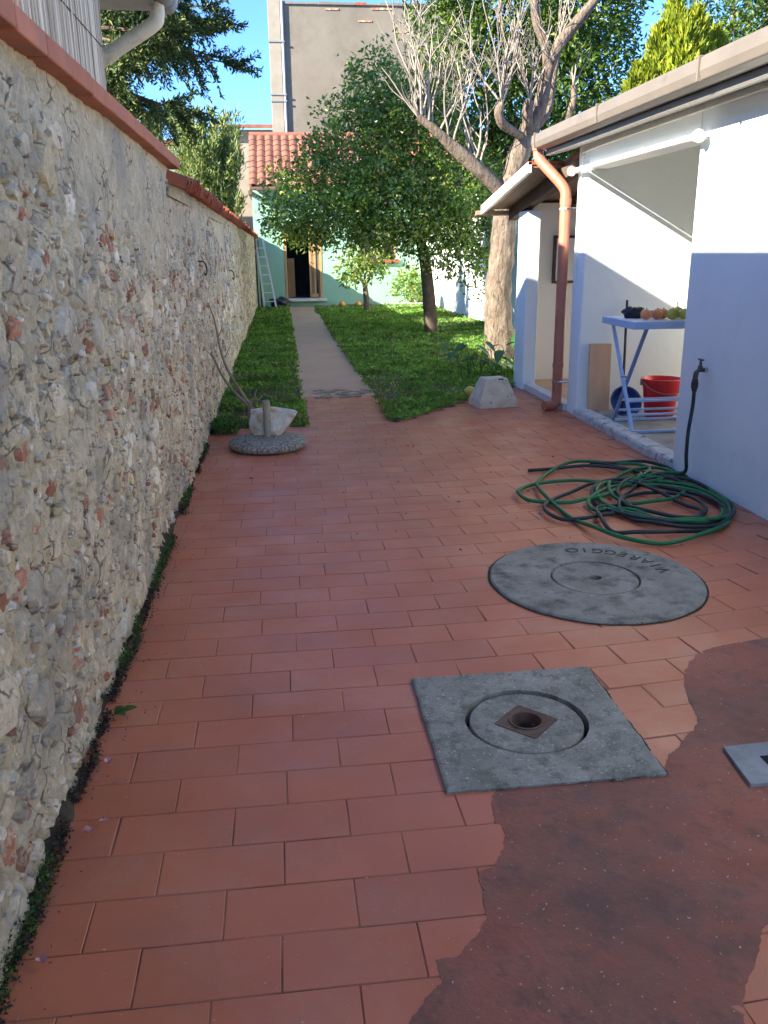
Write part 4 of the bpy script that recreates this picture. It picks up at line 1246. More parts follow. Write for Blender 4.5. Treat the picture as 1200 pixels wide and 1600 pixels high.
# loose leaves among the fruit
for i, (x, y, an, lb) in enumerate(((2.93, 6.45, 200, 'grey green citrus leaf resting against the peach fruit'), (2.86, 6.62, 120, 'dark leaf lying behind the orange fruit'), (3.16, 6.47, 30, 'dark green leaf at the right end of the fruit'))):
    d = Vector((math.cos(R(an)), math.sin(R(an)), .18))
    s = Vector((-d.y, d.x, 0)) * .022
    p0 = Vector((x, y, TT + .012))
    o = MB().add([p0, p0 + d * .035 + s + Vector((0, 0, .012)), p0 + d * .07 + s * .7, p0 + d * .1, p0 + d * .07 - s * .7, p0 + d * .035 - s + Vector((0, 0, .012))],
                 [(0, 1, 5), (1, 2, 4, 5), (2, 3, 4)]).build('leaf', 'hosta')
    tag(o, lb, 'leaf')
tw = MB()
base = Vector((3.07, 6.62, TT + .012))
tw.tube([base, base + Vector((.03, 0, .06)), base + Vector((.035, 0, .13)), base + Vector((.05, 0, .19))], [.004, .004, .003, .002], 6)
tw.tube([base + Vector((.032, 0, .09)), base + Vector((.055, .01, .12)), base + Vector((.06, .01, .16))], [.003, .0025, .002], 6)
tw.tube([base + Vector((.0, 0, .0)), base + Vector((-.05, .01, .02)), base + Vector((-.09, .0, .03))], [.004, .003, .002], 6)
tag(tw.build('twig', 'dead_stem', smooth=True), 'thin bare twig sticking up behind the fruit on the table', 'twig')
def lump(name, c, s, mat, seed, amp=.25, label=None, cat=None, sub=3, flat=True):
    bm = bmesh.new()
    bmesh.ops.create_icosphere(bm, subdivisions=sub, radius=1)
    for vv_ in bm.verts:
        q = vv_.co.copy()
        d = 1 + amp * mn.fractal(q * 1.6 + Vector((seed, seed * 2, 0)), .8, 2, 4)
        vv_.co = Vector((c[0] + q.x * d * s[0], c[1] + q.y * d * s[1], max(c[2] + q.z * d * s[2], c[2] - s[2] * (.95 if flat else 9))))
    me = bpy.data.meshes.new(name)
    for fc_ in bm.faces:
        fc_.smooth = True
    bm.to_mesh(me)
    bm.free()
    me.materials.append(MAT[mat])
    o = link(name, me)
    return tag(o, label, cat)
lump('plastic_bag', (2.78, 6.70, TT + .045), (.075, .07, .05), 'black_bag', 4, .5, 'crumpled black plastic bag at the left of the table top', 'bag')
lump('work_glove', (2.90, 6.74, TT + .028), (.07, .05, .03), 'black', 9, .6, 'dark work glove lying beside the black bag', 'glove')
lump('pink_cloth', (2.99, 6.72, TT + .03), (.05, .04, .034), 'pink_cloth', 12, .6, 'small pink cloth bundle behind the fruit', 'cloth')

# bucket
bk = empty('bucket', (3.22, 7.05, FZ), 'bright red plastic bucket with brown handle under the table', 'bucket')
bx_, by_ = 3.22, 7.05
MB().lathe([(0.0001, .004), (.118, .0), (.122, .006), (.158, .31), (.170, .312), (.170, .335), (.160, .337), (.152, .325), (.116, .012), (.0001, .010)], 36, (bx_, by_, FZ)).build('shell', 'red_plastic', bk, smooth=True, angle=50)
hp = []
for k in range(13):
    a = R(k * 15)
    # bail lying forward over the rim
    hp.append((bx_ - .172 * math.cos(a), by_ - .172 * math.sin(a) * .98, FZ + .32 - .10 * math.sin(a)))
MB().tube(hp, .007, 8).build('handle', 'red_dark', bk, smooth=True)
for sgn in (-1, 1):
    MB().box(bx_ + sgn * .172 - .012, bx_ + sgn * .172 + .012, by_ - .02, by_ + .02, FZ + .28, FZ + .336).build('handle_lug', 'red_dark', bk, bevel=.004)
# basin
bs_ = empty('basin', (2.99, 7.18, FZ), 'dark blue plastic basin tipped on edge behind the table legs', 'basin')
mb = MB().lathe([(0.0001, 0), (.10, 0), (.13, .055), (.142, .058), (.142, .064), (.128, .064), (.096, .008), (.0001, .008)], 32)
o = mb.build('shell', 'blue_plastic', bs_, smooth=True, angle=50)
o.matrix_parent_inverse = Matrix.Identity(4)
o.location = (0.0, 0.10, 0.085)
o.rotation_euler = (R(62), 0, 0)
o.scale = (1.0, 1.0, 1.0)
# leaning board, pole
bd = MB().box(-0.10, 0.10, -0.009, 0.009, 0, 0.60).build('leaning_board', 'board', bevel=0.002)
bd.location = (2.80, 7.40, FZ)
bd.rotation_euler = (R(-7), R(1.5), 0)
tag(bd, 'plain tan wooden board leaning on the bay wall beside the pipe', 'board')
MB_p = MB().tube([(2.955, 7.22, FZ), (3.03, 7.46, 1.02)], 0.011, 10)
e = empty('broom_stick', (2.955, 7.22, FZ), 'thin black stick leaning behind the blue table', 'stick')
MB_p.build('stick', 'black', e, smooth=True)
MB().tube([(2.9535, 7.215, FZ + .002), (2.957, 7.226, FZ + 0.05)], 0.0135, 10).build('end_cap', 'black', e, smooth=True)

# ================================================================== THINGS ON THE PATIO
ub = empty('parasol_base', (-0.15, 6.62, 0), 'round pebbled concrete parasol base with a short steel tube', 'parasol base')
MB().lathe([(0.0001, .002), (.27, .0), (.300, .02), (.303, .045), (.285, .07), (.20, .088), (.06, .094), (.0001, .095)], 48, (-0.15, 6.62, 0)).build('base', 'aggregate', ub, smooth=True, angle=60)
MB().tube([(-0.145, 6.60, .08), (-0.147, 6.60, .372), (-0.147, 6.60, .373), (-0.147, 6.60, .30)], [.0285, .0285, .024, .024], 16, cap=False).build('tube', 'zinc_pole', ub, smooth=True)
MB().tube([(-0.1455, 6.60, .09), (-0.1455, 6.60, .105)], .034, 16).build('tube_collar', 'zinc_pole', ub, smooth=True)
MB().tube([(-0.119, 6.575, .10), (-0.085, 6.545, .10)], .011, 8).build('clamp_screw', 'zinc_pole', ub, smooth=True)
# rock: an angular block
bm = bmesh.new()
rp = [(-.15, -.10, 0), (.04, -.12, .0), (.11, -.09, .05), (.12, .07, .02), (-.14, .09, 0), (-.185, -.07, .06), (-.175, -.05, .15), (-.165, .05, .19), (-.08, -.12, .13), (.12, -.10, .10), (.17, -.08, .15), (.195, -.01, .17), (.16, .06, .175), (-.02, .07, .20), (-.13, -.05, .20), (.02, -.11, .165)]
for p in rp:
    bm.verts.new(Vector(p) + Vector((-.10, 6.76, .085)))
bmesh.ops.convex_hull(bm, input=bm.verts)
bmesh.ops.delete(bm, geom=[v_ for v_ in bm.verts if not v_.link_faces], context='VERTS')
bmesh.ops.subdivide_edges(bm, edges=bm.edges, cuts=4, use_grid_fill=True)
bmesh.ops.triangulate(bm, faces=bm.faces)
for v_ in bm.verts:
    q = v_.co
    v_.co = q + Vector((mn.noise(q * 14), mn.noise(q * 14 + Vector((5, 0, 0))), mn.noise(q * 14 + Vector((0, 7, 0))) * .6)) * .014
bmesh.ops.recalc_face_normals(bm, faces=bm.faces)
me = bpy.data.meshes.new('rock')
bm.to_mesh(me)
bm.free()
me.materials.append(MAT['rock'])
tag(link('rock', me), 'white and rusty yellow angular rock resting on the parasol base', 'rock')
# cement plinth
pl = empty('cement_plinth', (2.02, 8.15, 0), 'pale cast cement plinth with tapering sides at the lawn corner', 'plinth')
def frustum(cx, cy, ax, ay, bx2, by2, z0, z1, rot):
    c, s = math.cos(rot), math.sin(rot)
    v = []
    for hx, hy, z in ((ax, ay, z0), (bx2, by2, z1)):
        for i, j in ((-1, -1), (1, -1), (1, 1), (-1, 1)):
            v.append((cx + c * i * hx - s * j * hy, cy + s * i * hx + c * j * hy, z))
    return MB().add(v, [(3, 2, 1, 0), (4, 5, 6, 7), (0, 1, 5, 4), (1, 2, 6, 5), (2, 3, 7, 6), (3, 0, 4, 7)])
frustum(2.02, 8.17, .195, .165, .190, .160, 0, .075, R(8)).build('foot', 'plinth', pl, bevel=.006)
tpz = frustum(2.02, 8.17, .185, .155, .108, .09, .0752, .275, R(8)).build('tapered_block', 'plinth', pl, bevel=.006)
MB().box(2.045, 2.095, 8.075, 8.09, .262, .272).build('handle_slot', 'hole', tpz)

# ================================================================== LEFT NEIGHBOUR: reed screens, eave, gutter
def reed_screen(name, y0, y1, z1, mat, label, seed, pitch_=0.011, rmin=.004, rmax=.0065):
    r = random.Random(seed)
    e = empty(name, (-0.75, (y0 + y1) / 2, 2.03), label, 'screen')
    mb = MB()
    for layer in range(2):
        y = y0 + layer * pitch_ * .5
        while y < y1:
            x = -0.735 - layer * 0.012 + r.uniform(-.004, .004)
            lean = r.gauss(0, .012)
            zt = z1 + r.uniform(-.03, .03)
            mb.tube([(x, y, 2.035), (x + r.uniform(-.004, .004), y + lean * .5 + r.gauss(0, .004), (2.035 + zt) / 2), (x + r.uniform(-.005, .005), y + lean + r.gauss(0, .004), zt)], r.uniform(rmin, rmax), 5, cap=False)
            y += pitch_ * r.uniform(.8, 1.25)
    o = mb.build('reeds', mat, e, smooth=True)
    tag(o, kind='stuff')
    for z in (2.32, 2.75, 3.15):
        MB().tube([(-0.728, y0, z), (-0.728, y1, z + r.uniform(-.01, .01))], .0022, 5).build('tie_wire', 'wire', e)
    MB().box(-0.79, -0.762, y0, y1 - .01, 2.035, z1 - .04).build('backing', mat, e)
    return e
reed_screen('reed_screen', 0.7, 2.975, 3.26, 'reed_brown', 'brown reed screen at the left edge, standing on the wall coping', 2)
reed_screen('reed_screen', 2.99, 4.33, 3.26, 'reed_grey', 'weathered grey reed screen standing on the wall coping beside the pipe', 3, .010, .0035, .006)
MB().box(-0.80, -0.765, 2.955, 3.0, 2.035, 3.24).build('screen_post', 'wood_dark')
tag(bpy.context.scene.objects['screen_post'], 'thin dark post where the brown and grey reed screens meet', 'post')

nh = empty('neighbour_shed', (-2.4, 3.0, 0), 'neighbour lean-to with grey gutter and cream downpipe behind the stone wall', 'building')
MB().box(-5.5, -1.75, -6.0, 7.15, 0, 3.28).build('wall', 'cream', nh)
MB().prism([(-0.74, 3.285), (-5.6, 4.6), (-5.6, 4.72), (-0.74, 3.325)], 'y', -6.2, 7.28).build('roof', 'coppo', nh)
MB().prism([(-0.80, 3.16), (-1.74, 3.16), (-1.74, 3.28), (-0.80, 3.275)], 'y', -6.1, 7.22).build('soffit', 'grey_gutter', nh)
gp = []
for k in range(13):
    a = math.pi + math.pi * k / 12
    gp.append((-0.735 + .078 * math.cos(a), 3.27 + .10 * math.sin(a)))
gp += [(-0.735 + .070, 3.27)] + [(-0.735 + .070 * math.cos(2 * math.pi - math.pi * k / 12), 3.27 + .092 * math.sin(2 * math.pi - math.pi * k / 12)) for k in range(1, 13)]
ngut = MB().prism(gp, 'y', -6.2, 7.36).build('gutter', 'grey_gutter', nh, smooth=True)
ec = [(-0.735 + .076 * math.cos(math.pi + math.pi * k / 12), 3.268 + .098 * math.sin(math.pi + math.pi * k / 12)) for k in range(13)]
MB().prism(ec, 'y', 7.345, 7.366).build('gutter_end', 'grey_gutter', ngut)
MB().prism([(p[0] * 1.0 + (-.004 if p[0] < -.735 else .004), p[1] - .004) for p in ec], 'y', 7.18, 7.22).build('gutter_bracket', 'grey_gutter', ngut)
npipe = MB().tube([(-0.79, 7.12, 3.19)] + catmull([(-0.79, 7.12, 3.16), (-0.795, 7.12, 3.10), (-0.84, 7.12, 3.04), (-1.14, 7.12, 2.86), (-1.45, 7.14, 2.66), (-1.60, 7.18, 2.58), (-1.66, 7.20, 2.48)], 6) + [(-1.67, 7.20, 0.1)], .052, 14).build('downpipe', 'cream_pipe', nh, smooth=True)
MB().tube([(-1.12, 7.12, 2.872), (-1.19, 7.122, 2.828)], .058, 14).build('pipe_joint', 'cream_pipe', npipe, smooth=True)

# ================================================================== MINT GREEN HOUSE AT THE END
FY = 25.4
gh = empty('green_house', (2.2, 26.5, 0), 'mint green single storey house at the end of the path with red tiled roof', 'house')
DX0, DX1, DZ0, DZ1 = 0.16, 1.22, 0.21, 2.25
W0, W1, WZ0, WZ1 = 2.30, 3.35, 1.25, 2.35
def wallbox(x0, x1, z0, z1):
    return MB().box(x0, x1, FY, FY + .25, z0, z1)
mbw = MB()
for (x0, x1, z0, z1) in ((-0.66, DX0, -0.1, 3.3), (DX1, W0, -0.1, 3.3), (W1, 7.0, -0.1, 3.3)):
    mbw.box(x0, x1, FY, FY + .25, z0, z1)
mbw.box(DX0, DX1, FY + .002, FY + .248, DZ1, 3.3).box(DX0, DX1, FY + .002, FY + .248, -0.1, DZ0)
mbw.box(W0, W1, FY + .002, FY + .248, WZ1, 3.3).box(W0, W1, FY + .002, FY + .248, -0.1, WZ0)
mbw.build('wall', 'green_wall', gh)
MB().box(-0.66, -0.45, FY + .26, FY + 6, -.1, 3.3).build('side_wall', 'green_wall', gh)
MB().box(-0.44, 7.0, FY + 3.0, FY + 3.1, 0, 3.2).build('room_back_wall', 'dark', gh)
MB().box(-0.44, 7.0, FY + .26, FY + 2.99, 0.1, 0.2).build('room_floor', 'dark', gh)
MB().box(-0.44, 7.0, FY + .26, FY + 2.99, 2.9, 3.0).build('room_ceiling', 'dark', gh)
MB().box(0.05, 1.33, FY - 0.16, FY + 0.20, 0.13, 0.215).build('door_sill', 'marble', gh, bevel=.006)
door = empty('door', (0.69, FY, DZ0))
door.parent = gh
door.matrix_parent_inverse = Matrix.Translation(-Vector(gh.location))
def dpart(name, mb, mat, **k):
    o = bpy.data.objects.new(name, mb.mesh(name, mat, **k))
    col.objects.link(o)
    o.parent = door
    o.matrix_parent_inverse = Matrix.Translation(-Vector((0.69, FY, DZ0)))
    return o
for x0, x1 in ((DX0 + .002, DX0 + .07), (DX1 - .07, DX1 - .002)):
    dpart('jamb', MB().box(x0, x1, FY - .012, FY + .12, DZ0 + .004, DZ1 - .004), 'wood_frame', bevel=.004)
dpart('head', MB().box(DX0 + .072, DX1 - .072, FY - .010, FY + .12, DZ1 - .07, DZ1 - .006), 'wood_frame', bevel=.004)
# left leaf swung inward, slatted; right leaf half open with glass
for k in range(5):
    dpart('slat', MB().box(DX0 + .085 + k * .04, DX0 + .118 + k * .04, FY + .10 + k * .05, FY + .13 + k * .05, DZ0 + .03, DZ0 + 1.1 if k < 9 else DZ1), 'wood_slat', bevel=.003)
for k, x in enumerate((0.86, 0.985, 1.10)):
    dpart('leaf_stile', MB().box(x, x + .055, FY + .02 + .03 * (2 - k), FY + .06 + .03 * (2 - k), DZ0 + .02, DZ1 - .08), 'wood_frame' if k < 2 else 'wood_slat', bevel=.003)
for z in (DZ0 + .02, DZ1 - .14):
    dpart('leaf_rail', MB().box(0.917, 1.098, FY + .052, FY + .085, z, z + .11), 'wood_frame', bevel=.003)
dpart('leaf_panel', MB().box(0.918, 0.983, FY + .066, FY + .078, DZ0 + .135, DZ1 - .145), 'wood_slat')
dpart('pane', MB().box(1.042, 1.098, FY + .066, FY + .076, DZ0 + .135, DZ1 - .145), 'glass')
dpart('handle', MB().tube([(0.885, FY + .075, 1.2), (0.885, FY + .03, 1.2), (0.94, FY + .03, 1.2)], .009, 6), 'chrome', smooth=True)
wnd = MB().box(W0 - .08, W1 + .08, FY - .10, FY + .05, WZ0 - .09, WZ0 - .002).build('window_sill', 'coppo', gh, bevel=.006)
wf = MB()
for x0, x1 in ((W0 + .002, W0 + .06), (W1 - .06, W1 - .002), ((W0 + W1) / 2 - .035, (W0 + W1) / 2 + .035)):
    wf.box(x0, x1, FY + .06, FY + .11, WZ0 + .003, WZ1 - .003)
wfo = wf.build('window_frame', 'wood_frame', gh)
for x0, x1 in ((W0 + .063, (W0 + W1) / 2 - .038), ((W0 + W1) / 2 + .038, W1 - .063)):
    MB().box(x0, x1, FY + .08, FY + .09, WZ0 + .004, WZ1 - .004).build('pane', 'glass', wfo)
# roof: each tile its own piece, laid over a slope
RS = math.atan2(1.6, 2.75)
roof = MB().prism([(FY - .28, 3.20), (FY + 2.75, 4.80), (FY + 5.8, 3.2), (FY + 5.8, 3.1), (FY + 2.75, 4.70), (FY - .28, 3.10)], 'x', -0.70, 7.1).build('roof', 'rooftile', gh)
tmb = MB()
tw_, tl_ = 0.235, 0.36
n = 6
v, f = [], []
for i, t in enumerate((0, 1)):
    for k in range(n + 1):
        u = k / n
        v.append((u * tw_ - tw_ / 2, t * tl_, .045 * math.sin(u * math.pi) ** 1.3 + .004 + (.022 if t == 0 else 0)))
m = n + 1
for k in range(n):
    f.append((k, k + 1, m + k + 1, m + k))
# front lip
o0 = len(v)
for k in range(m):
    v.append((v[k][0], 0, v[k][2] - .02))
for k in range(n):
    f.append((k, o0 + k, o0 + k + 1, k + 1))
rt = MB().add(v, f).mesh('roof_tile', 'rooftile', smooth=True)
rows = 9
cnt = 0
for r_ in range(rows):
    s = r_ * .345
    for c_ in range(33):
        x = -0.60 + c_ * tw_
        o = link('roof_tile', rt, roof)
        o.location = (x, FY - .30 + s * math.cos(RS), 3.205 + s * math.sin(RS) + .012 + random.uniform(-.004, .004))
        o.rotation_euler = (RS, 0, random.gauss(0, .012))
        cnt += 1
MB().tube([(-0.72, FY + 2.73, 4.84), (7.1, FY + 2.73, 4.84)], .10, 10).build('ridge', 'rooftile', roof, smooth=True)
MB().box(-0.70, 7.05, FY - .36, FY - .285, 3.10, 3.18).build('gutter', 'wood_dark', gh, bevel=.01)
MB().box(-0.74, -0.64, FY - .30, FY + 2.8, 3.0, 3.1).build('verge_board', 'wood_dark', gh)
# low kerb bed in front of the house
kb = MB().box(1.0, 4.2, 24.62, 24.76, -.1, .075).build('garden_kerb', 'concrete_light', bevel=.01)
tag(kb, 'low grey cement kerb in front of the green house', 'kerb')
slabk = MB().box(3.0, 3.9, 23.7, 24.1, -.05, .035).build('stone_slab', 'concrete', bevel=.008)
tag(slabk, 'flat grey slab lying on the soil near the green house', 'slab')

# ladder leaning at the left of the facade
ld = empty('ladder', (-0.33, 24.7, 0), 'aluminium stepladder leaning against the stone wall end by the green house', 'ladder')
for a, b in (((-0.44, 24.45, 0.0), (-0.60, 24.98, 1.88)), ((-0.12, 24.45, 0.0), (-0.42, 24.98, 1.88))):
    MB().bar(a, b, .045, .06, (0, 1, 0)).build('rail', 'alu', ld, bevel=.004)
    MB().bar((a[0] + .01, a[1] + .16, 0), (b[0] + .0, b[1] + .06, b[2] - .1), .03, .04, (0, 1, 0)).build('rear_leg', 'alu', ld, bevel=.004)
for k in range(7):
    t = .10 + k * .125
    a = Vector((-0.44, 24.45, 0.0)).lerp(Vector((-0.60, 24.98, 1.88)), t)
    b = Vector((-0.12, 24.45, 0.0)).lerp(Vector((-0.42, 24.98, 1.88)), t)
    MB().bar(a, b, .085, .025, (0, 0, 1)).build('tread', 'alu', ld, bevel=.003)
for i, (x, y0, lb) in enumerate(((-0.60, 24.6, 'dark pole leaning in the corner beside the ladder, nearest the stone wall'), (-0.52, 24.9, 'dark pole leaning in the corner right behind the ladder'))):
    e = empty('garden_pole', (x, y0, 0), lb, 'pole', 'poles beside the ladder')
    MB().tube([(x, y0, 0), (x - .03, y0 + .3, 2.0 - .2 * i)], .018, 8).build('shaft', 'black', e, smooth=True)
    MB().tube([(x, y0, 0), (x - .001, y0 + .012, .08)], .024, 8).build('ferrule', 'wood_dark', e, smooth=True)
lump('rubbish_bag', (-0.02, 24.75, .13), (.28, .2, .14), 'black_bag', 21, .5, 'black rubbish bag lying at the foot of the ladder', 'bag')

# ================================================================== FAR BUILDINGS
tbld = empty('tall_building', (5.0, 35.0, 0), 'tall grey building with bare cement side wall behind the green house', 'building')
TY = 32.0
MB().box(0.42, 6.6, TY, TY + 9, 0, 9.30).build('wall', 'grey_facade', tbld)
# ragged brick parapet where render has fallen
for (x, w_, z) in ((1.9, .40, 9.14), (3.0, .25, 8.80), (3.45, .6, 9.18), (4.2, .5, 8.5), (5.1, .7, 9.1)):
    bb = MB()
    k = 0
    xx = x
    while xx < x + w_:
        MB().box(xx, xx + .22, TY - .02, TY + .05, z + random.uniform(-.01, .01), z + .06).build('brick', 'st_brick', tbld)
        xx += .235
xx = 0.5
while xx < 6.2:
    MB().box(xx, xx + .38, TY - .05, TY + .3, 9.302, 9.36 + random.uniform(-.02, .03)).build('coping_tile', 'coppo' if random.random() < .3 else 'grey_facade', tbld)
    xx += .4
cs = MB().box(0.0, 0.405, TY - .10, TY + .5, 0, 9.9).build('chimney_stack', 'cream', tbld, bevel=.01)
MB().tube([(0.46, TY - .06, 0), (0.46, TY - .06, 9.9)], .045, 8).build('rain_pipe', 'white_paint', tbld, smooth=True)
for z in (8.15, 6.55, 6.35):
    MB().box(-0.03, 0.52, TY - .125, TY - .104, z, z + .045).build('strap', 'grey_gutter', cs)
MB().box(0.404, 0.43, TY - .08, TY + .02, 0, 9.9).build('edge_bead', 'cream', tbld)

wh = empty('white_house', (-5.6, 33.0, 0), 'white house with red roof seen under the fir branches', 'house')
MB().box(-9.5, -3.1, 32.0, 38.0, 0, 5.0).build('wall', 'white', wh)
MB().prism([(-9.8, 4.6), (-2.9, 5.0), (-2.9, 5.12), (-9.8, 5.2)], 'y', 31.6, 38.4).build('roof', 'rooftile', wh)
for x in (-5.5, -7.2):
    s = MB().box(x, x + .9, 31.97, 32.02, 4.05, 4.95).build('window_frame', 'cream', wh)
    MB().box(x + .08, x + .82, 31.95, 31.968, 4.12, 4.88).build('pane', 'glass', s)
lr = empty('low_roof_shed', (-3.3, 29.0, 0), 'low shed with red tile roof just above the wall coping', 'shed')
MB().box(-5.2, -2.4, 28.0, 30.0, 0, 4.0).build('wall', 'white', lr)
MB().prism([(27.8, 4.0), (30.2, 4.35), (30.2, 4.45), (27.8, 4.12)], 'x', -5.3, -2.3).build('roof', 'rooftile', lr)
rh = empty('red_roof_house', (-0.9, 41.0, 0), 'far cream house with flat red tiled roof edge left of the chimney', 'house')
MB().box(-2.2, 0.4, 40.0, 46.0, 0, 6.5).build('wall', 'cream', rh)
MB().prism([(39.6, 6.5), (43, 7.0), (43, 7.1), (39.6, 6.66)], 'x', -2.4, 0.6).build('roof', 'rooftile', rh)

# white boundary wall on the right of the lawn
bw = empty('boundary_wall', (4.4, 17.5, 0), 'white plastered boundary wall along the right side of the lawn', 'wall')
MB().box(4.22, 4.42, 9.7, 25.38, -.1, 2.15).build('wall', 'white', bw)
MB().box(4.18, 4.46, 9.68, 25.38, 2.152, 2.21).build('coping', 'coppo', bw, bevel=.01)

# ================================================================== VEGETATION
def crown_points(lobes, n_clusters, per, spread, shell=0.55, keep=None):
    """clusters of leaves through ellipsoid lobes, thicker towards the outside"""
    L = np.array(lobes, float)
    vol = L[:, 3] * L[:, 4] * L[:, 5]
    which = rng.choice(len(L), n_clusters, p=vol / vol.sum())
    d = unit(rng.normal(size=(n_clusters, 3)))
    rr = rng.uniform(shell ** 3, 1.0, n_clusters) ** (1 / 3)
    bump = np.array([1 + 0.22 * mn.noise(Vector(q) * 2.3 + Vector((w_, 0, 0))) for q, w_ in zip(d, which)])
    c = L[which, :3] + d * L[which, 3:6] * (rr * bump)[:, None]
    if keep is not None:
        k = keep(c)
        c, d = c[k], d[k]
    m = len(c)
    p = np.repeat(c, per, 0) + rng.normal(size=(m * per, 3)) * spread
    dd = np.repeat(d, per, 0)
    return c, p, dd

def limb(mb, a, b, r0, r1, wob=.1, n=6, seed=0, sides=8):
    a, b = Vector(a), Vector(b)
    L = (b - a).length
    pts = []
    for i in range(n + 1):
        t = i / n
        p = a.lerp(b, t)
        q = Vector((mn.noise(Vector((t * 2.3, seed, 0))), mn.noise(Vector((t * 2.3, seed, 5))), mn.noise(Vector((t * 2.3, seed, 9))))) * wob * L * math.sin(math.pi * min(1, t * 1.2) * .9)
        pts.append(p + q)
    mb.tube(pts, [r0 + (r1 - r0) * i / n for i in range(n + 1)], sides)
    return pts

# ---- citrus tree in the middle of the lawn
ct = empty('citrus_tree', (2.72, 15.8, 0), 'leafy dark green citrus tree standing on the lawn beside the path', 'tree')
mb = MB()
trunk = [(2.72, 15.8, -.05), (2.70, 15.8, .3), (2.66, 15.8, .8), (2.60, 15.78, 1.25), (2.50, 15.75, 1.7)]
mb.tube(catmull(trunk, 5), np.linspace(.135, .09, 21), 12)
fork = (2.50, 15.75, 1.65)
for i, (e_, r0) in enumerate((((0.7, 15.3, 2.5), .06), ((1.6, 15.6, 3.6), .07), ((2.6, 16.2, 3.9), .07), ((3.4, 15.5, 3.0), .06), ((1.4, 16.4, 2.9), .05), ((3.2, 16.3, 2.2), .045), ((1.8, 15.0, 2.3), .045))):
    pts = limb(mb, fork, e_, r0, .015, .12, 7, i * 3.1)
    for j in range(5):
        q = pts[2 + j % 5]
        en = q + Vector((random.uniform(-.7, .7), random.uniform(-.7, .7), random.uniform(-.2, .7)))
        limb(mb, q, en, .018, .005, .15, 4, i * 7 + j, 5)
mb.build('trunk', 'bark_dark', ct, smooth=True)
lobes = [(0.75, 15.4, 2.30, 1.05, .95, .75), (1.55, 15.8, 3.05, 1.05, 1.0, 1.0), (2.35, 16.0, 3.25, 1.0, 1.0, 1.05), (3.15, 15.7, 2.45, .85, .9, .95), (1.9, 15.3, 2.20, 1.0, .8, .75),
         (1.75, 16.0, 4.15, .55, .5, .62), (2.9, 15.4, 1.65, .75, .65, .6), (0.35, 15.4, 2.0, .62, .6, .48), (3.55, 15.9, 1.75, .45, .5, .65), (2.4, 15.4, 1.95, .8, .6, .5)]
lobes += [(3.5, 15.3, 1.05, .32, .3, .42), (3.75, 15.5, .95, .2, .2, .35), (2.0, 15.7, 3.9, .75, .7, .6), (3.3, 15.3, 1.35, .6, .5, .45), (2.1, 15.2, 1.75, .7, .5, .4), (1.2, 15.3, 2.0, .8, .6, .5)]
c, p, d = crown_points(lobes, 2350, 15, .08, .50)
ax = unit(d * .5 + rng.normal(size=d.shape) * .75 + np.array([0, 0, -.15]))
Ln = rng.uniform(.05, .11, len(p))
leaves('crown', p, ax, Ln, Ln * rng.uniform(.40, .62, len(p)), 'citrus', ct)
# small citrus shrub near the house
cs_ = empty('citrus_shrub', (2.15, 22.0, 0), 'small young citrus shrub with thick stem before the green house', 'shrub')
mb = MB()
mb.tube(catmull([(2.15, 22, -.03), (2.14, 22, .3), (2.10, 22, .7)], 4), np.linspace(.10, .06, 9), 10)
for i, e_ in enumerate(((1.7, 21.9, 1.2), (2.4, 22.1, 1.3), (2.1, 21.8, 1.5))):
    limb(mb, (2.11, 22, .65), e_, .035, .01, .1, 4, i)
mb.build('stem', 'bark_pale', cs_, smooth=True)
c, p, d = crown_points([(1.95, 22, 1.15, .45, .4, .38), (2.35, 22, 1.2, .35, .35, .35), (1.75, 21.9, .95, .3, .3, .28)], 75, 14, .09, .3)
ax = unit(d * .5 + rng.normal(size=d.shape) * .7 + np.array([0, 0, -.3]))
Ln = rng.uniform(.08, .14, len(p))
leaves('crown', p, ax, Ln, Ln * .5, 'citrus', cs_)
def ground_fruit(x, y, r, z, lb):
    e = empty('fallen_orange', (x, y, z), lb, 'fruit', 'fallen oranges')
    prof = [(max(.0002, r * math.cos(-math.pi / 2 + math.pi * i / 8)), r + r * .93 * math.sin(-math.pi / 2 + math.pi * i / 8)) for i in range(9)]
    MB().lathe(prof, 14, (x, y, z)).build('peel', 'orange', e, smooth=True)
    MB().tube([(x, y, z + 1.9 * r), (x, y, z + 2 * r)], .012, 6).build('stalk', 'dead_stem', e)
ground_fruit(1.68, 24.3, .085, 0.0, 'orange fruit on the soil, left one beneath the small shrub')
ground_fruit(2.12, 24.3, .085, 0.0, 'orange fruit on the soil, right one beneath the small shrub')
# low shrub against the facade
sh = empty('low_shrub', (3.75, 24.9, 0), 'low green shrub against the green house wall at the kerb', 'shrub')
MB().tube([(3.75, 24.9, 0), (3.78, 24.9, .5)], .03, 6).build('stem', 'bark_dark', sh)
c, p, d = crown_points([(3.75, 24.9, .55, .45, .3, .5)], 50, 14, .09, .2)
leaves('crown', p, unit(d + rng.normal(size=d.shape) * .7), .13, .055, 'citrus', sh)

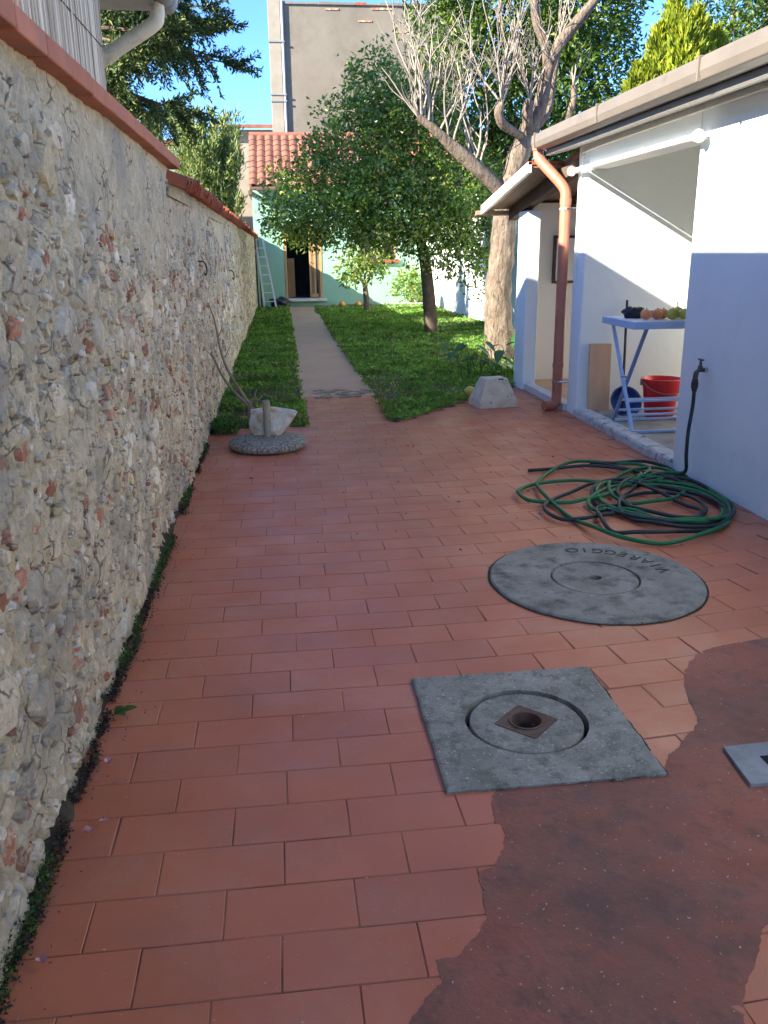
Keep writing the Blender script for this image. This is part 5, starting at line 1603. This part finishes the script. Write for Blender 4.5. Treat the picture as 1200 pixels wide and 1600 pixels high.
# ---- large pollarded tree by the porch
pt_ = empty('pollarded_tree', (2.97, 11.75, 0), 'bare pollarded tree with thick pale trunk and many upright grey shoots', 'tree')
mb = MB()
T = lambda l: [Vector(q) for q in l]
def wood(pts, r0, r1, sides=14, n=6, burr=0.0):
    c = catmull(pts, n)
    rr = [r0 + (r1 - r0) * i / (len(c) - 1) for i in range(len(c))]
    rr = [r * (1 + burr * mn.noise(Vector((q.x * 4, q.y * 4, q.z * 5)))) for r, q in zip(rr, c)]
    o0 = len(mb.v)
    mb.tube(c, rr, sides)
    if burr:
        for q in range(o0, len(mb.v)):
            p_ = Vector(mb.v[q])
            k_ = min(range(len(c)), key=lambda i_: (c[i_] - p_).length_squared)
            dd = (p_ - c[k_])
            amt = .11 * mn.noise(Vector((p_.x * 9, p_.y * 9, p_.z * 3.5))) + .07 * mn.noise(Vector((p_.x * 22, p_.y * 22, p_.z * 7)))
            mb.v[q] = tuple(p_ + dd * amt)
    return c
wood(T([(2.99, 11.75, -.1), (2.98, 11.75, .15), (2.95, 11.75, .55), (2.94, 11.74, 1.0), (2.98, 11.73, 1.5), (3.00, 11.72, 1.9), (3.02, 11.72, 2.15)]), .215, .135, 36, 14, .12)
c1 = wood(T([(3.02, 11.72, 2.05), (2.90, 11.70, 2.22), (2.60, 11.6, 2.45), (2.25, 11.55, 2.72), (2.02, 11.5, 2.90), (1.80, 11.5, 3.06)]), .115, .045, 12, 5, .15)
c2 = wood(T([(3.02, 11.72, 2.1), (3.10, 11.75, 2.45), (3.22, 11.78, 2.75), (3.32, 11.8, 2.98)]), .135, .125, 14, 5, .18)
c3 = wood(T([(3.32, 11.8, 2.95), (3.45, 11.8, 3.25), (3.52, 11.8, 3.62), (3.66, 11.8, 3.95), (3.95, 11.8, 4.28), (4.15, 11.8, 4.55), (4.3, 11.8, 5.0)]), .095, .05, 12, 5, .12)
c4 = wood(T([(3.53, 11.8, 3.66), (3.48, 11.82, 3.95), (3.36, 11.85, 4.25), (3.32, 11.86, 4.7)]), .07, .045, 10, 5, .12)
c5 = wood(T([(3.22, 11.75, 2.85), (3.05, 11.6, 2.90), (2.86, 11.45, 2.98), (2.80, 11.42, 3.10), (2.84, 11.42, 3.20)]), .06, .05, 10, 5, .15)
c6 = wood(T([(3.35, 11.85, 2.95), (3.62, 12.1, 3.2), (3.72, 12.2, 3.6), (3.82, 12.3, 4.1)]), .07, .035, 10, 5, .1)
c7 = wood(T([(3.6, 12.05, 2.9), (3.92, 12.2, 3.1), (4.02, 12.2, 3.4), (4.0, 12.2, 3.55)]), .05, .04, 8, 4, .1)
c8 = wood(T([(3.02, 11.6, 2.15), (3.1, 11.5, 2.25), (3.12, 11.45, 2.38)]), .06, .05, 8, 4, .2)
c9 = wood(T([(3.28, 11.7, 2.9), (3.24, 11.66, 3.1), (3.26, 11.64, 3.28)]), .075, .06, 10, 4, .2)
mb.build('trunk', 'bark_pale', pt_, smooth=True)
mb = MB()
def shoot(base, dirv, length, r, depth, rr):
    pts = [Vector(base)]
    d = Vector(dirv).normalized()
    n = 6
    for i in range(n):
        d = (d + Vector((rr.gauss(0, .17), rr.gauss(0, .17), .09))).normalized()
        pts.append(pts[-1] + d * length / n)
    r *= .78
    mb.tube(pts, [r * (1 - .6 * i / n) for i in range(n + 1)], 6 if depth == 0 else 4)
    if depth < 2:
        for k in range(rr.randint(3, 5) if depth == 0 else rr.randint(1, 3)):
            q = pts[rr.randint(1, n - 1)]
            a = rr.uniform(0, 6.283)
            shoot(q, (d + Vector((math.cos(a), math.sin(a), .1)) * rr.uniform(.45, .95)), length * rr.uniform(.35, .6), r * .6, depth + 1, rr)
rr = random.Random(11)
for i in range(15):                         # along the low left limb
    q = c1[rr.randint(9, len(c1) - 1)]
    shoot(q, (rr.uniform(-.42, .30), rr.uniform(-.3, .3), 1.0), rr.uniform(.9, 1.5), .020, 0, rr)
for i in range(3):
    shoot(c1[-1], (rr.uniform(-.9, -.3), rr.uniform(-.3, .3), .8), rr.uniform(.4, .8), .016, 1, rr)
for i in range(9):                          # the knuckle in the middle
    shoot(c5[-1], (rr.uniform(-.35, .45), rr.uniform(-.3, .3), 1.0), rr.uniform(.8, 1.35), .018, 0, rr)
for i in range(7):
    shoot(c9[-1], (rr.uniform(-.3, .35), rr.uniform(-.3, .3), 1.0), rr.uniform(.6, 1.2), .016, 0, rr)
for i in range(10):
    q = c4[rr.randint(4, len(c4) - 1)]
    shoot(q, (rr.uniform(-.6, .3), rr.uniform(-.3, .3), 1.0), rr.uniform(.5, .9), .014, 1, rr)
for i in range(7):
    q = c3[rr.randint(14, len(c3) - 1)]
    shoot(q, (rr.uniform(-.3, .5), rr.uniform(-.3, .3), 1.0), rr.uniform(.4, .9), .014, 1, rr)
for i in range(5):
    shoot(c7[-1], (rr.uniform(-.3, .5), rr.uniform(-.3, .3), 1.0), rr.uniform(.2, .5), .016, 1, rr)
    shoot(c6[-1], (rr.uniform(-.3, .5), rr.uniform(-.3, .3), 1.0), rr.uniform(.3, .8), .014, 1, rr)
mb.build('shoots', 'twig', pt_, smooth=True)

# ---- dark evergreens behind
def big_tree(name, base, h, lobes, ncl, per, spread, L0, L1, asp, mat, label, cat='tree', droop=-.1, shell=.5, tr=.16, bark='bark_dark', group=None):
    e = empty(name, base, label, cat, group)
    mbx = MB()
    mbx.tube(catmull([(base[0], base[1], -.1), (base[0] + .1, base[1], h * .3), (base[0], base[1] + .1, h * .62)], 5), np.linspace(tr, tr * .55, 11), 10)
    for i, lb in enumerate(lobes):
        limb(mbx, (base[0] + .05, base[1] + .05, h * random.uniform(.3, .58)), (lb[0], lb[1], lb[2]), tr * .4, .02, .08, 6, i * 2.2 + base[0], 6)
    mbx.build('trunk', bark, e, smooth=True)
    c, p, d = crown_points(lobes, ncl, per, spread, shell)
    ax = unit(d * .6 + rng.normal(size=d.shape) * .75 + np.array([0, 0, droop]))
    Ln = rng.uniform(L0, L1, len(p))
    leaves('crown', p, ax, Ln, Ln * asp, mat, e)
    return e
big_tree('evergreen_tree', (4.9, 18.5, 0), 6.5, [(4.2, 18.3, 4.6, 1.3, 1.2, 1.3), (5.5, 18.4, 4.0, 1.5, 1.3, 1.5), (4.6, 18.6, 6.2, 1.5, 1.3, 1.5), (6.0, 18.6, 6.2, 1.4, 1.3, 1.5), (5.2, 18.0, 2.7, 1.2, 1.0, 1.0), (3.5, 18.4, 5.6, .9, .9, 1.0)],
         1500, 15, .12, .11, .19, .36, 'dark_leaf', 'tall dark glossy evergreen tree behind the pollarded tree', tr=.2)
big_tree('evergreen_tree', (8.0, 20.5, 0), 8, [(6.9, 20.2, 5.0, 1.4, 1.2, 1.5), (6.6, 20.3, 7.0, 1.2, 1.2, 1.3), (7.9, 20.6, 3.4, 1.5, 1.2, 1.2)],
         700, 15, .13, .11, .19, .34, 'dark_leaf', 'dark evergreen tree behind the outbuilding gutter, left of the golden cypress', tr=.2)
big_tree('evergreen_tree', (11.4, 21.5, 0), 9, [(10.6, 21.2, 7.1, 1.3, 1.2, 1.2), (12.2, 21.5, 6.6, 1.6, 1.3, 1.5), (10.4, 21.2, 5.4, 1.3, 1.2, 1.1), (12.0, 21.4, 8.6, 1.6, 1.3, 1.3)],
         850, 15, .14, .12, .2, .34, 'dark_leaf', 'dark evergreen tree at the top right behind the golden cypress', tr=.2)
# hedge-like shrub over the boundary wall
big_tree('laurel_shrub', (4.9, 21.5, 0), 3.2, [(4.6, 21.5, 2.6, .9, 1.5, .9), (4.5, 19.8, 2.3, .8, 1.0, .8), (4.7, 23.3, 2.8, .9, 1.2, 1.0)], 420, 14, .12, .09, .15, .42, 'citrus', 'bushy laurel shrub hanging over the white boundary wall', 'shrub', tr=.09)

# ---- golden cypress
def cypress(base, h, tips, label):
    e = empty('golden_cypress', base, label, 'tree', 'golden cypresses behind the roof')
    MB().tube([(base[0], base[1], -.1), (base[0], base[1], h * .7)], [.12, .05], 8).build('trunk', 'bark_dark', e, smooth=True)
    P, A = [], []
    for (x, y, zt, r, zb) in tips:
        m = int(5200 * r)
        t = rng.uniform(size=m) ** .8
        an = rng.uniform(0, 6.283, m)
        z = zb + (zt - zb) * t
        prof = r * (1 - t) ** .6 * (1 + .25 * np.sin(an * 5 + z * 6) + .15 * rng.normal(size=m))
        P.append(np.stack([x + prof * np.cos(an), y + prof * np.sin(an), z], 1))
        A.append(np.stack([np.cos(an) * .45, np.sin(an) * .45, np.full(m, 1.0)], 1))
    P, A = np.concatenate(P), np.concatenate(A)
    A = unit(A + rng.normal(size=A.shape) * .28)
    Ln = rng.uniform(.08, .2, len(P))
    leaves('crown', P, A, Ln, Ln * .3, 'thuja', e)
cypress((7.25, 16.0, 0), 5.3, [(7.0, 16, 5.55, .42, 3.4), (7.35, 15.9, 5.35, .42, 3.4), (6.75, 16, 5.1, .36, 3.2), (7.1, 15.8, 5.2, .5, 3.2), (7.55, 16, 5.0, .35, 3.2)], 'golden green cypress with flame-shaped tips above the gutter')
cypress((6.42, 16.0, 0), 4.4, [(6.42, 16, 4.5, .33, 2.8), (6.5, 15.9, 4.35, .35, 2.8), (6.3, 15.9, 4.3, .28, 2.8)], 'small golden cypress tip at the left of the taller one')
cypress((7.95, 16.3, 0), 5.0, [(7.93, 16.3, 5.15, .28, 3.8), (8.05, 16.3, 4.9, .3, 3.6)], 'narrow golden cypress tip at the right by the roof edge')

# ---- drooping fir at top left
fr = empty('fir_tree', (-2.9, 14.2, 0), 'dark fir with drooping branches rising behind the stone wall', 'tree')
mb = MB()
mb.tube([(-2.9, 14.2, -.1), (-2.88, 14.2, 4), (-2.9, 14.2, 9)], [.26, .2, .07], 12)
NP, NA, NL = [], [], []
rr = random.Random(5)
for i in range(50):
    z0 = 3.55 + 4.6 * (i / 50) + rr.uniform(-.2, .2)
    an = rr.uniform(-1.25, 1.25) if i % 4 else rr.uniform(0, 6.28)
    Lb = (2.0 + .75 * rr.random()) * (1 - .03 * (z0 - 3))
    if z0 < 4.3:
        Lb *= .80
    dx, dy = math.cos(an), math.sin(an)
    pts = []
    for k in range(9):
        t = k / 8
        pts.append(Vector((-2.9 + dx * Lb * t, 14.2 + dy * Lb * t, z0 + .35 * t - 1.05 * t * t + .42 * t ** 4)))
    mb.tube(pts, [.04 * (1 - .8 * k / 8) for k in range(9)], 6)
    for k in range(48):
        t = rr.uniform(.2, 1.0)
        q = Vector(pts[min(7, int(t * 8))]).lerp(pts[min(8, int(t * 8) + 1)], t * 8 - int(t * 8)) if t < 1 else pts[8]
        side = rr.choice((-1, 1))
        end = t > .86
        ll = rr.uniform(.25, .55) * (1.15 - .35 * t)
        sp = Vector((dx * rr.uniform(.25, .9) - dy * side * rr.uniform(.1, .7), dy * rr.uniform(.25, .9) + dx * side * rr.uniform(.1, .7), rr.uniform(-1.5, -.3) if not end else rr.uniform(-.35, .25))).normalized()
        m = int(ll * 120)
        tt = np.linspace(0, 1, m)
        curve = np.array(q)[None, :] + np.array(sp)[None, :] * (tt * ll)[:, None] + np.array([0, 0, -1])[None, :] * (tt ** 2 * ll * (.35 if not end else -.05))[:, None]
        NP.append(curve + rng.normal(size=curve.shape) * .012)
        NA.append(np.repeat(np.array(sp)[None, :], m, 0) * .8 + rng.normal(size=(m, 3)) * .55)
        NL.append(rng.uniform(.06, .11, m))
mb.build('trunk', 'bark_dark', fr, smooth=True)
NP, NA, NL = np.concatenate(NP), unit(np.concatenate(NA)), np.concatenate(NL)
leaves('crown', NP, NA, NL, NL * .30, 'spruce', fr)

# ---- oleander behind the far wall
ol = empty('oleander_bush', (-1.35, 18.0, 0), 'pale green oleander bush growing behind the far end of the wall', 'bush')
mb = MB()
P, A = [], []
rr = random.Random(8)
for i in range(110):
    tx, ty, tz = -1.20 + rr.gauss(0, .40), 18.0 + rr.gauss(0, .5), rr.uniform(2.5, 4.3)
    tx = min(tx, -0.62)
    b0 = Vector((-1.35 + rr.gauss(0, .12), 18 + rr.gauss(0, .15), 0))
    e_ = Vector((tx, ty, tz))
    mid = b0.lerp(e_, .5) + Vector((0, 0, .3))
    pts = catmull([b0, mid, e_], 6)
    mb.tube(pts, [.014 * (1 - .6 * k / (len(pts) - 1)) for k in range(len(pts))], 5)
    for k in range(210):
        t = rr.uniform(.42, 1.0)
        q = pts[min(len(pts) - 1, int(t * (len(pts) - 1)))]
        d = (pts[-1] - pts[-4]).normalized()
        P.append(np.array(q) + rng.normal(size=3) * .05)
        A.append(np.array(d) * .75 + rng.normal(size=3) * .5 + np.array([0, 0, .25]))
mb.build('stems', 'dead_stem', ol, smooth=True)
P, A = np.array(P), unit(np.array(A))
Ln = rng.uniform(.10, .17, len(P))
leaves('crown', P, A, Ln, Ln * .21, 'oleander', ol)

# ---- broad-leaved plant at the trunk
hp_ = empty('broad_leaf_plant', (2.35, 10.4, 0), 'broad-leaved green plant at the foot of the pollarded tree', 'plant')
rr = random.Random(4)
for i in range(40):
    x, y = 2.42 + rr.gauss(0, .24), 10.35 + rr.gauss(0, .4)
    h_ = rr.uniform(.14, .46)
    an = rr.uniform(0, 6.283)
    tip = Vector((x + .1 * math.cos(an), y + .1 * math.sin(an), h_))
    MB().tube([(x, y, 0), (x + .03 * math.cos(an), y + .03 * math.sin(an), h_ * .6), tip], [.006, .005, .004], 5).build('stalk', 'weed', hp_)
    d = Vector((math.cos(an), math.sin(an), rr.uniform(-.5, .2))).normalized()
    s = Vector((-math.sin(an), math.cos(an), 0))
    L = rr.uniform(.13, .25)
    W = L * rr.uniform(.38, .5)
    v = []
    for t, ww in ((0, .25), (.18, .85), (.45, 1.0), (.75, .62), (1, .02)):
        c_ = tip + d * (t * L) + Vector((0, 0, -.25 * L * t * t))
        v += [c_ + s * ww * W * .5 + Vector((0, 0, .10 * W * ww)), c_, c_ - s * ww * W * .5 + Vector((0, 0, .10 * W * ww))]
    f = []
    for k in range(4):
        for j in range(2):
            f.append((k * 3 + j, k * 3 + j + 1, k * 3 + j + 4, k * 3 + j + 3))
    MB().add(v, f).build('leaf', 'hosta', hp_, smooth=True)
e = empty('fallen_orange', (1.86, 8.48, 0), 'yellow orange fruit on the grass behind the cement plinth', 'fruit', 'fallen oranges')
MB().lathe([(max(.0002, .055 * math.cos(-1.5708 + math.pi * i / 8)), .055 + .052 * math.sin(-1.5708 + math.pi * i / 8)) for i in range(9)], 14, (1.86, 8.50, .04)).build('peel', 'yellow_fruit', e, smooth=True)

# ---- dry shrub by the parasol base
ds = empty('dry_shrub', (-0.33, 7.55, 0), 'dead shrub with a few long bare stems at the stone wall', 'shrub')
mb = MB()
mb.tube(catmull([(-0.30, 7.5, -.02), (-0.30, 7.5, .10), (-0.31, 7.5, .22)], 4), np.linspace(.035, .028, 9), 8)
main1 = catmull([(-0.31, 7.5, .2), (-0.38, 7.48, .32), (-0.47, 7.44, .50), (-0.52, 7.40, .68), (-0.55, 7.38, .92), (-0.585, 7.36, 1.05)], 5)
mb.tube(main1, np.linspace(.018, .004, len(main1)), 6)
main2 = catmull([(-0.32, 7.5, .2), (-0.42, 7.46, .30), (-0.52, 7.42, .46), (-0.575, 7.40, .60), (-0.60, 7.38, .66)], 5)
mb.tube(main2, np.linspace(.016, .005, len(main2)), 6)
for i in range(9):
    q = (main1 if i % 2 else main2)[3 + i * 2 % 16]
    limb(mb, q, q + Vector((rr.uniform(-.10, .10), rr.uniform(-.06, .06), rr.uniform(.03, .14))), .005, .002, .1, 3, i, 4)
for i in range(6):
    a = i * 1.05
    limb(mb, (-0.30, 7.5, .16), (-0.30 + .11 * math.cos(a), 7.5 + .08 * math.sin(a), .22 + .1 * rr.random()), .010, .005, .1, 3, i + 20, 5)
mb.build('stems', 'dead_stem', ds, smooth=True)
n = 700
p = np.stack([rng.uniform(-.62, -.40, n), rng.uniform(7.15, 7.5, n), rng.uniform(0, .1, n)], 1)
o = leaves('weed_tuft', p, unit(np.stack([rng.normal(size=n), rng.normal(size=n), rng.uniform(.3, 1.6, n)], 1)), .035, .014, 'weed')
tag(o, 'green weed tuft at the wall where the left lawn begins', 'weeds', kind='stuff')
# pink petals along the wall foot
for i, (x, y) in enumerate(((-0.57, 1.55), (-0.56, 1.98), (-0.53, 2.02), (-0.57, 2.3))):
    pv = [(x + .018 * math.cos(k * 1.047) * rr.uniform(.5, 1.1), y + .016 * math.sin(k * 1.047) * rr.uniform(.5, 1.1), .012 + rr.uniform(0, .014)) for k in range(6)]
    o = MB().add(pv + [(x, y, .008)], [(k, (k + 1) % 6, 6) for k in range(6)]).build('petal', 'pink_petal')
    tag(o, ('faded pink petal on the dirt, nearest the lower left corner', 'faded pink petal by the wall foot, left of a close pair', 'faded pink petal by the wall foot, right of a close pair', 'faded pink petal by the wall foot, farthest from the camera')[i], 'petal', 'petals by the wall')
